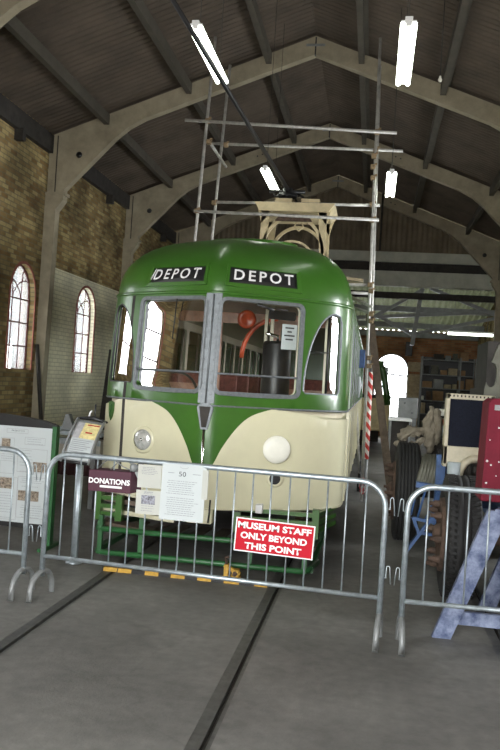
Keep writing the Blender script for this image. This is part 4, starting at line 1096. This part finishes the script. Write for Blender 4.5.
a = P(67, 429, Y=9.6); b = MB(); b.prism([(a.x - .16, 9.6, wz), (a.x + .12, 9.6, wz), (a.x + .07, 9.6, wz + .05), (a.x + .01, 9.6, wz + .2), (a.x - .03, 9.6, wz + .2), (a.x - .07, 9.6, wz + .05)], (0, .1, 0)); tag(b.build('metal_bracket', m_steel), 'triangular grey metal bracket standing on the long bench', 'bracket')
a = P(52, 432, Y=9.5); b = MB(); b.bx(a.x - .36, a.x + .02, 9.43, 9.58, wz, wz + .07); tag(b.build('dark_tray', m_black, bevel=.01), 'low dark tray on the bench left of the metal bracket', 'tray')
a0, a1 = P(30, 417, Y=14.1), P(35.5, 343, Y=14.1)
b = MB(); b.beam((XL + .42, 13.9, 0.02), (XL + .06, 14.12, 2.15), .055, .05); tag(b.build('wall_plank', m_dark), 'narrow dark plank leaning on the brick wall beside the left concrete column', 'plank')
b = MB(); cc = P(106, 372, Y=17.9); b.beam((cc.x + .12, 17.6, 0), (cc.x + .2, 17.9, 2.24), .3, .05, up=(0, -1, .2)); tag(b.build('leaning_board', m_dark), 'dark brown board leaning upright by the whitewashed wall left of the tram', 'board')

# ------------------------------------------------------------ right hand side: trestle, red panel, old vehicle
tr = thing('trestle', 'blue and white paint-chipped wooden trestle behind the right barrier', 'trestle', (1.05, 5.9, 0))
ax0 = P(500, 515, Y=5.72).x + .02
for yy, ax in ((5.70, ax0), (6.55, ax0 + .42)):
    z1 = .92
    for s_ in (-1, 1):
        b = MB(); x0 = ax + s_ * (.36 if s_ < 0 else .42); dy = 0 if s_ < 0 else .06
        b.prism([(x0 - .075, yy + dy, 0), (x0 + .055, yy + dy, 0), (ax + s_ * .03 + .075, yy + dy, z1), (ax + s_ * .03 - .075, yy + dy, z1)], (0, .055, 0)); b.build('leg', m_tres, tr)
    b = MB(); b.bx(ax - .32, ax + .36, yy + .03, yy + .055 if False else yy + .07, .10, .19); b.build('crossbar', m_tres, tr)
b = MB(); b.prism([(ax0 - .06, 5.68, .90), (ax0 + .14, 5.68, .90), (ax0 + .56, 6.65, .90), (ax0 + .36, 6.65, .90)], (0, 0, .035)); b.build('top_beam', m_tres, tr)
# red panel resting on the trestle
rp = thing('red_body_panel', 'faded red metal body panel speckled with white paint on the trestle', 'panel', (1.3, 6.3, .94))
a = P(484, 398, Y=6.05); c_ = P(481, 494, Y=6.05)
rx0 = c_.x + .0; zt = a.z
b = MB(); b.prism([(rx0 + .0, 6.05, .935), (rx0 + .95, 6.05, .935), (rx0 + .95, 6.05, zt + .02), (rx0 + .05, 6.05, zt + .0), (rx0 + .02, 6.05, zt - .03)], (0, .36, 0)); b.build('panel_sheet', m_redpanel, rp, bevel=.01)
b = MB(); b.bx(rx0 + .06, rx0 + .5, 6.035, 6.05, zt - .085, zt - .045); b.build('hinge_strip', m_steel, rp)
for px, py, r_ in ((487, 461, 1), (491, 465, .8), (499, 462, .8), (486, 483, .9), (499, 428, .8), (496, 476, .6), (490, 440, .5)):
    b = MB(); p_ = P(px, py, Y=6.05); b.lathe((p_.x, 6.05, p_.z), (0, -1, 0), [(0, .009 * r_), (.002, .008 * r_), (.002, 0)], 8); b.build('paint_speck', m_signwhite, rp)
# stripped vehicle chassis
ch = thing('lorry_chassis', 'stripped blue lorry chassis with cream-framed black radiator beside the trestle', 'vehicle', (1.1, 7.6, 0))
def wheel(cx_, cy_, r, wdt, parent, hubside=-1, lugs=True, ribs=0, m=m_rubber):
    h = wdt / 2; prof = [(-h * .75, r * .60), (-h, r * .70), (-h * 1.0, r * .86), (-h * .86, r * .97)]
    if ribs:
        k = ribs
        for i in range(k):
            a = -h * .82 + 1.64 * h * i / k; e = 1.64 * h / k
            prof += [(a + e * .08, r), (a + e * .78, r), (a + e * .82, r - .014), (a + e * .98, r - .014)]
    else: prof += [(-h * .3, r), (h * .3, r)]
    prof += [(h * .86, r * .97), (h, r * .86), (h, r * .70), (h * .75, r * .60)]
    b = MB(); b.lathe((cx_, cy_, r + .0), (1, 0, 0), prof, 56)
    if lugs:
        N = 64
        for k in range(N):
            a = 2 * math.pi * k / N; ca, sa = math.cos(a), math.sin(a)
            for s_ in (-1, 1):
                rot = Matrix.Rotation(a, 3, 'X').to_4x4(); rot = rot @ Matrix.Rotation(s_ * .3, 4, 'Z')
                b.box((cx_ + s_ * h * .62, cy_ - math.sin(a) * (r + .0), r + math.cos(a) * (r + .0)), (h * .5, .022, .012), rot=rot)
    ty = b.build('tyre', m, parent)
    b = MB(); b.lathe((cx_, cy_, r), (1, 0, 0), [(-h * .8, r * .62), (-h * 1.15, r * .60), (-h * 1.2, r * .42), (-h * .3, r * .36), (-h * .3, r * .2), (-h * 1.3, r * .17), (-h * 1.5, r * .12), (-h * 1.55, 0)], 32)
    b.lathe((cx_, cy_, r), (1, 0, 0), [(h * .7, r * .60), (h * .7, r * .55), (h * .2, r * .5), (h * .2, 0)], 32); rim = b.build('wheel_rim', m_rustred, parent)
    for k in range(8):
        b = MB(); a = 2 * math.pi * k / 8; b.lathe((cx_ - h * 1.17, cy_ + r * .50 * math.cos(a), r + r * .50 * math.sin(a)), (-1, 0, 0), [(0, .03), (.05, .03), (.06, .018), (.09, .018), (.09, 0)], 8); b.build('wheel_nut', m_rustred, rim)
wheel(.80, 6.95, .51, .28, ch, m=m_rubber, ribs=4)
wheel(2.2, 6.95, .51, .28, ch, ribs=4)
for x in (1.15, 1.85):
    b = MB(); b.bx(x - .04, x + .04, 6.95, 12, .62, .78); b.build('frame_rail', m_blue, ch)
b = MB(); b.tube([(.85, 6.95, .51), (2.2, 6.95, .51)], .06, 12); b.build('axle', m_rustred, ch)
b = MB(); b.bx(1.22, 1.78, 7.2, 8.4, .5, 1.15); b.tube([(1.25, 7.15, .85), (1.25, 7.15, .6), (1.6, 7.15, .55)], .05, 8)
for k in range(5): b.bx(1.2, 1.8, 7.15 + k * .24, 7.25 + k * .24, 1.0, 1.22)
b.build('engine_block', m_dark, ch)
RY = 7.35
a = P(447, 393, Y=RY); c_ = P(487, 463, Y=RY); x0, x1, z1, z0 = a.x, c_.x + .02, a.z, c_.z
b = MB(); b.bx(x0, x0 + .035, RY, RY + .16, z0 - .06, z1); b.bx(x1 - .015, x1 + .02, RY, RY + .16, z0 - .0, z1); b.bx(x0, x1 + .02, RY, RY + .16, z1 - .05, z1)
b.prism([(x0, RY, z0 - .04), (x1, RY, z0 - .0), (x1, RY, z0 + .13), (x0, RY, z0 + .13)], (0, .16, 0))
rad = b.build('radiator_shell', m_radc, ch, bevel=.006)
b = MB(); b.bx(x0 + .035, x1 - .01, RY + .02, RY + .14, z0 + .12, z1 - .04); b.build('radiator_core', m_core, rad)
b = MB()
for k in range(12): xx = x0 + .03 + (x1 - x0 - .04) * k / 11; b.box((xx, RY - .004, z1 - .02), (.012, .01, .018))
b.build('radiator_bolts', m_dark, rad)
b = MB(); pts = [P(459, 476, Y=RY - .03), P(461, 469, Y=RY - .04), P(465, 463, Y=RY - .05), P(471, 459, Y=RY - .05), P(480, 459, Y=RY - .05), P(490, 460, Y=RY - .04)]; b.tube(pts, [.03, .032, .034, .034, .034, .034], 10); b.build('outlet_pipe', m_radc, rad)
b = MB()
for k in range(5): p_ = P(462 + k * 6, 470, Y=RY); b.bx(p_.x, p_.x + .02, RY + .02, RY + .1, p_.z - .03, p_.z + .03)
b.build('core_fins', m_dark, rad)
b = MB(); b.bx(x0 + .05, x0 + .1, RY + .05, RY + .12, .75, z0); b.bx(x1 - .08, x1 - .03, RY + .05, RY + .12, .75, z0); b.bx(x0 + .02, 1.3, RY + .03, RY + .14, .70, .78); b.build('radiator_mount', m_blue, ch)
b = MB(); p_ = P(455, 472, Y=7.2); b.lathe((p_.x, 7.3, .9), (0, 0, 1), [(0, .0), (0, .055), (.2, .06), (.2, 0)], 16); b.build('filter_can', mat('pale_can', (.4, .46, .48), .5), ch)
b = MB(); a = P(441, 455, Y=8.2); c_ = P(441, 520, Y=8.2); b.bx(a.x - .04, a.x + .05, 8.2, 8.28, c_.z, a.z)
b.beam((a.x, 8.24, a.z - .3), (1.15, 8.24, .7), .06, .06); b.build('blue_upright', m_blue, ch)
# blue bracket work in front of the far wheel
b = MB(); Yb = 7.9; q = lambda x, y, Y=Yb: P(x, y, Y=Y)
b.beam(q(406, 551), q(436, 512), .03, .08, up=(0, 1, 0)); b.beam(q(413, 518), q(443, 524), .03, .06, up=(0, 1, 0)); b.beam(q(417, 532), q(440, 536), .03, .05, up=(0, 1, 0))
b.beam(q(413, 517), q(419, 534), .03, .06, up=(0, 1, 0)); b.beam(q(433, 512), q(436, 538), .03, .06, up=(0, 1, 0)); b.beam(q(416, 484), q(438, 488), .05, .1, up=(0, 1, 0))
b.tube([q(426, 488), q(417, 520)], .012, 6); b.tube([q(438, 492), q(425, 520)], .01, 6); b.tube([q(417, 490), q(411, 515)], .01, 6)
b.beam(q(438, 515), Vector((1.15, Yb, .7)), .05, .06)
b.build('spring_bracket', m_blue, ch)
# second vehicle axle with ribbed tyre
v2 = thing('vehicle_axle', 'old vehicle front axle with tall ribbed tyre beside the leaning plank', 'axle', (.46, 9.3, 0))
wheel(.455, 9.3, .56, .27, v2, lugs=False, ribs=6)
b = MB(); b.tube([(.5, 9.3, .56), (1.9, 9.3, .56)], .06, 10); b.bx(.75, .85, 8.9, 11.5, .65, .8); b.bx(1.5, 1.6, 8.9, 11.5, .65, .8); b.bx(.8, 1.55, 9.4, 10.4, .6, 1.05); b.build('axle_beam', m_dark, v2)
wheel(1.95, 9.3, .56, .27, v2, lugs=False, ribs=6)
b = MB()
for k in range(6):
    u = k / 5; p0 = P(417 + 17 * u, 486, Y=8.55); p1 = P(425 + 16 * u, 455, Y=8.75); b.tube([p0, p1], .022, 8)
p0, p1, p2, p3 = P(416, 487, Y=8.6), P(436, 488, Y=8.6), P(443, 455, Y=8.8), P(424, 454, Y=8.8); b.prism([p0, p1, p2, p3], (0, .03, 0)); b.build('ribbed_cover', m_olive, v2)
b = MB(); a = P(425, 488, Y=8.62); b.bx(a.x - .06, a.x + .15, 8.6, 8.9, .8, a.z); b.build('cover_support', m_dark, v2)
b = MB(); p_ = lambda x, y, Y=9.4: P(x, y, Y=Y)
b.tube([p_(399, 441), p_(404, 434), p_(412, 431), p_(420, 432), p_(427, 430), p_(431, 423)], [.03, .07, .08, .055, .045, .035], 10)
b.tube([p_(399, 440), p_(398, 447, 9.35)], [.06, .03], 8)
b.tube([p_(433, 406), p_(430, 414), p_(429, 424), p_(431, 434), p_(429, 444), p_(431, 453)], [.02, .06, .08, .085, .065, .04], 10)
b.tube([p_(435, 408), p_(438, 418), p_(437, 432), p_(434, 446)], [.03, .06, .07, .04], 10)
b.tube([p_(400, 446, 9.4), p_(408, 447, 9.5), p_(418, 441, 9.5), p_(428, 438, 9.5)], .03, 8)
rag = b.build('draped_cloth', m_rag); sb_ = rag.modifiers.new('subdivide', 'SUBSURF'); sb_.levels = 2; sb_.render_levels = 2; dm = rag.modifiers.new('fold', 'DISPLACE'); tx = bpy.data.textures.new('folds', 'CLOUDS'); tx.noise_scale = .06; dm.texture = tx; dm.strength = .11
tag(rag, 'crumpled grey cream cloth draped over machinery behind the ribbed tyre', 'cloth')
b = MB(); a = P(440, 432, Y=9.6); b.bx(a.x - .1, a.x + .35, 9.6, 10.15, .8, 1.14); b.tube([(a.x + .12, 9.9, 1.16), (a.x + .2, 9.9, 1.28), (a.x + .3, 9.9, 1.2)], .05, 8); b.build('gearbox_casing', m_dark, v2)
# small parts piled on the far machinery
for px, py, r_, m_, lb_, ct_ in ((446, 423, .06, m_orange, 'red-orange round tin on the machinery left of the radiator', 'tin'), (443, 430, .07, m_galv, 'pale blue grey pot on the machinery left of the radiator', 'pot'), (442, 412, .05, m_disc, 'pale jar on the machinery behind the cloth', 'jar')):
    p0 = P(px, py, Y=9.66 if py > 420 else 10.45); b = MB()
    b.lathe(p0 - Vector((0, 0, r_)), (0, 0, 1), [(0, 0), (0, r_ * .9), (r_ * 1.6, r_), (r_ * 1.8, r_ * .7), (r_ * 1.8, 0)], 16); tag(b.build({'tin': 'round_tin', 'pot': 'metal_pot', 'jar': 'pale_jar'}[ct_], m_), lb_, ct_)
b = MB(); p0 = P(444, 418, Y=10.3); b.bx(p0.x - .12, p0.x + .3, 10.25, 10.8, 1.05, p0.z - .02); b.bx(p0.x - .1, p0.x + .28, 10.3, 10.75, .5, 1.05); tag(b.build('tool_chest', m_steel, bevel=.02), 'grey tool chest behind the radiator holding jars', 'chest')
# grey cab at the right edge
cb = thing('grey_cab', 'grey lorry cab with dark oval side opening at the right edge', 'cab', (2.0, 9.3, 0))
CYc = 8.6
a = P(482, 396, Y=CYc); zt_ = P(497, 346, Y=CYc).z; x0 = a.x
out = [(x0 - .02, .3), (x0 + 1.6, .3), (x0 + 1.6, zt_ + .1), (x0 + .2, zt_ + .1), (x0 + .13, zt_), (x0 + .08, zt_ - .15), (x0 + .02, zt_ - .45)]
hc = P(491, 375, Y=CYc); hole = [(hc.x + .055 * math.cos(k * math.pi / 8), hc.z + .13 * (abs(math.sin(k * math.pi / 8)) ** .7) * (1 if math.sin(k * math.pi / 8) > 0 else -1)) for k in range(16)]
b = MB(); b.sheet(out, [hole], mapf=lambda u, v: Vector((u, CYc, v))); b.build('front_panel', m_olive, cb, solid=.06, off=0)
b = MB(); b.bx(x0 + .04, x0 + 1.6, CYc + .05, CYc + 1.4, .3, zt_ - .45); b.bx(x0 + .1, x0 + 1.6, CYc + .5, CYc + 1.4, zt_ - .45, zt_ + .08); b.build('cab_body', m_dark, cb)
b = MB(); b.bx(x0 + .17, x0 + 1.6, CYc - .03, CYc + .05, zt_ + .08, zt_ + .2); b.build('cab_roof_edge', m_galv, cb)
for sx in (x0 + .15, x0 + 1.4):
    b = MB(); b.lathe((sx, CYc + .8, .32), (1, 0, 0), [(-.1, 0), (-.1, .28), (-.07, .32), (.07, .32), (.1, .28), (.1, 0)], 24); b.build('cab_wheel', m_rubber, cb)

# ------------------------------------------------------------ far end: second tram, cabinet, shelving
s2 = thing('far_tram', 'distant cream tram end with dark green window frame, seen past the plank', 'tram', (-.8, 24.5, 0))
X0, X1, Yt = -2.1, .56, 22.9
zc = P(384, 398, Y=Yt).z
b = MB(); b.bx(X0, X1 - .02, Yt, Yt + 4.5, .5, zc); b.build('dash_panel', mat('aged_cream', (.75, .65, .36), .5), s2, bevel=.06)
b = MB(); b.bx(X0, X1, Yt - .01, Yt + 4.52, zc - .02, zc + .06); b.build('waist_rail', m_dark, s2)
b = MB(); b.tube([P(378, 363, Y=Yt), P(382, 368, Y=Yt), P(385, 382, Y=Yt), P(386.5, 394, Y=Yt), P(387.5, 405, Y=Yt)], [.09, .10, .09, .09, .1], 8); b.tube([P(376, 363, Y=Yt), P(383, 364, Y=Yt)], .08, 8)
b.build('corner_pillar', m_green, s2)
zt2 = P(378, 363, Y=Yt).z
for x, y in ((X0 + .1, Yt), (X0 + .1, Yt + 4.4), (X1 - .1, Yt + 4.4), (-.85, Yt)): b = MB(); b.bx(x - .05, x + .05, y - .04, y + .06, zc, zt2 + .02); b.build('window_post', m_green, s2)
b = MB()
b.bx(X0, .3, Yt - .05, Yt + .08, zt2 - .05, zt2 + .07); b.build('window_header', m_green, s2)
b = MB(); b.bx(X0 + .2, X1 - .3, Yt + .2, Yt + 4.3, .18, .5); b.build('underframe', m_dark, s2)
for sx in (-1.7, -.27):
    for yy in (23.8, 26.0):
        b = MB(); b.lathe((sx, yy, .3), (1, 0, 0), [(-.05, 0), (-.05, .3), (.05, .3), (.05, 0)], 20); b.build('wheel', m_rustred, s2)
a = P(399, 397, Y=16); c_ = P(417, 419, Y=16)
cbn = thing('control_cabinet', 'grey metal cabinet on a stand in front of the bright arched window', 'cabinet', ((a.x + c_.x) / 2, 16, 0))
b = MB(); b.bx(a.x, c_.x, 16, 16.25, c_.z, a.z); b.build('cabinet_box', m_steel, cbn, bevel=.01)
b = MB(); b.bx(c_.x - .09, c_.x - .01, 16.05, 16.2, 0, c_.z); b.bx(a.x + .0, a.x + .03, 16.05, 16.2, 0, c_.z); b.bx(a.x - .05, c_.x, 16, 16.4, 0, .04); b.build('stand', m_steel, cbn)
b = MB()
for px, py in ((405, 403), (412, 413)):
    p_ = P(px, py, Y=16); b.lathe((p_.x, 16, p_.z), (0, -1, 0), [(0, .02), (.01, .02), (.02, 0)], 10)
b.build('cabinet_knobs', m_alu, cbn)
tb = thing('workbench', 'low far workbench with pale top under the arched window', 'bench', (.7, 15, 0))
a = P(389, 418, Y=15); zt_ = a.z; b = MB(); b.bx(a.x, a.x + .42, 14.9, 15.7, zt_ - .04, zt_); b.build('bench_top', m_signwhite, tb)
b = MB(); b.bx(a.x + .02, a.x + .4, 15.0, 15.6, .3, zt_ - .04); b.build('bench_cupboard', m_dark, tb)
for x in (a.x + .03, a.x + .39):
    for y in (14.93, 15.67): b = MB(); b.bx(x - .02, x + .02, y - .02, y + .02, 0, zt_ - .04); b.build('leg', m_steel, tb)
# shelving
sh = thing('storage_shelving', 'tall dark metal shelving full of boxes along the far brick wall', 'shelving', (3, 28.4, 0))
sx0 = P(421, 380, Y=28.3).x; SH = []
xs_ = [sx0, sx0 + 1.3, sx0 + 1.9]
xs_ = [x for x in xs_ if x < XR - .05]
for x in xs_ + [XR - .12]:
    for y in (28.1, 28.65): b = MB(); b.bx(x - .025, x + .025, y - .02, y + .02, 0, 2.95); b.build('upright', m_steel, sh)
zs_ = [.4, .95, 1.42, 1.86, 2.33, 2.85]
for z in zs_: b = MB(); b.bx(sx0, XR - .1, 28.1, 28.65, z - .03, z); b.build('shelf', m_steel, sh)
b = MB(); b.bx(sx0, XR - .1, 28.67, 28.69, 0, 2.95); b.build('back_panel', m_black, sh)
rr = random.Random(11); mats_ = [m_cardb, m_dark, m_steel, m_rustred, m_disc, m_olive, m_black, m_woodp]
cols = ['brown cardboard', 'black', 'grey', 'rust red', 'white', 'olive', 'dark', 'pale wooden']
seen = set()
ordn = ['bottom', 'second', 'third', 'fourth', 'fifth', 'topmost']
for k, z in enumerate(zs_):
    x = sx0 + .06; i = 0
    while x < XR - .4:
        wd = .12 + rr.random() * .24; ht = .14 + rr.random() * .26
        pos = 'left end' if x < sx0 + .45 else ('left half' if x < sx0 + .95 else ('right half' if x < sx0 + 1.5 else 'right end'))
        q_ = rr.choice([v for v in (0, 0, 0, 1, 2, 3, 4, 5, 6, 7, 7) if (k, pos, v) not in seen]); seen.add((k, pos, q_))
        if q_ == 4: wd *= .5; ht *= .6
        if k < 5 or ht < .3:
            b = MB(); b.bx(x, x + wd, 28.16 + rr.random() * .08, 28.5, z + .001, z + ht)
            o = b.build('storage_box', mats_[q_], bevel=.01)
            nb = '%s storage box in the %s of the %s shelf of the far shelving' % (cols[q_], pos, ordn[k])
            tag(o, nb, 'box', 'storage boxes on the far shelving')
        x += wd + .03 + rr.random() * .08
b = MB(); a = P(408, 363, Y=28.9); c_ = P(421, 372, Y=28.9); b.bx(a.x, c_.x, 28.85, 28.97, c_.z, a.z + .05); b.bx(a.x + .02, c_.x, 28.8, 28.97, .0, c_.z - .1)
tag(b.build('notice_cupboard', m_woodp, bevel=.01), 'tan wooden cupboard against brick wall between arched window and shelving', 'cupboard')
b = MB(); a = P(409, 349, Y=28.8); b.bx(a.x - .12, a.x + .12, 28.7, 28.98, a.z - .25, a.z + .25); tag(b.build('wall_fan_heater', m_black, bevel=.02), 'black box mounted high on far brick wall above the cupboard', 'wall box')
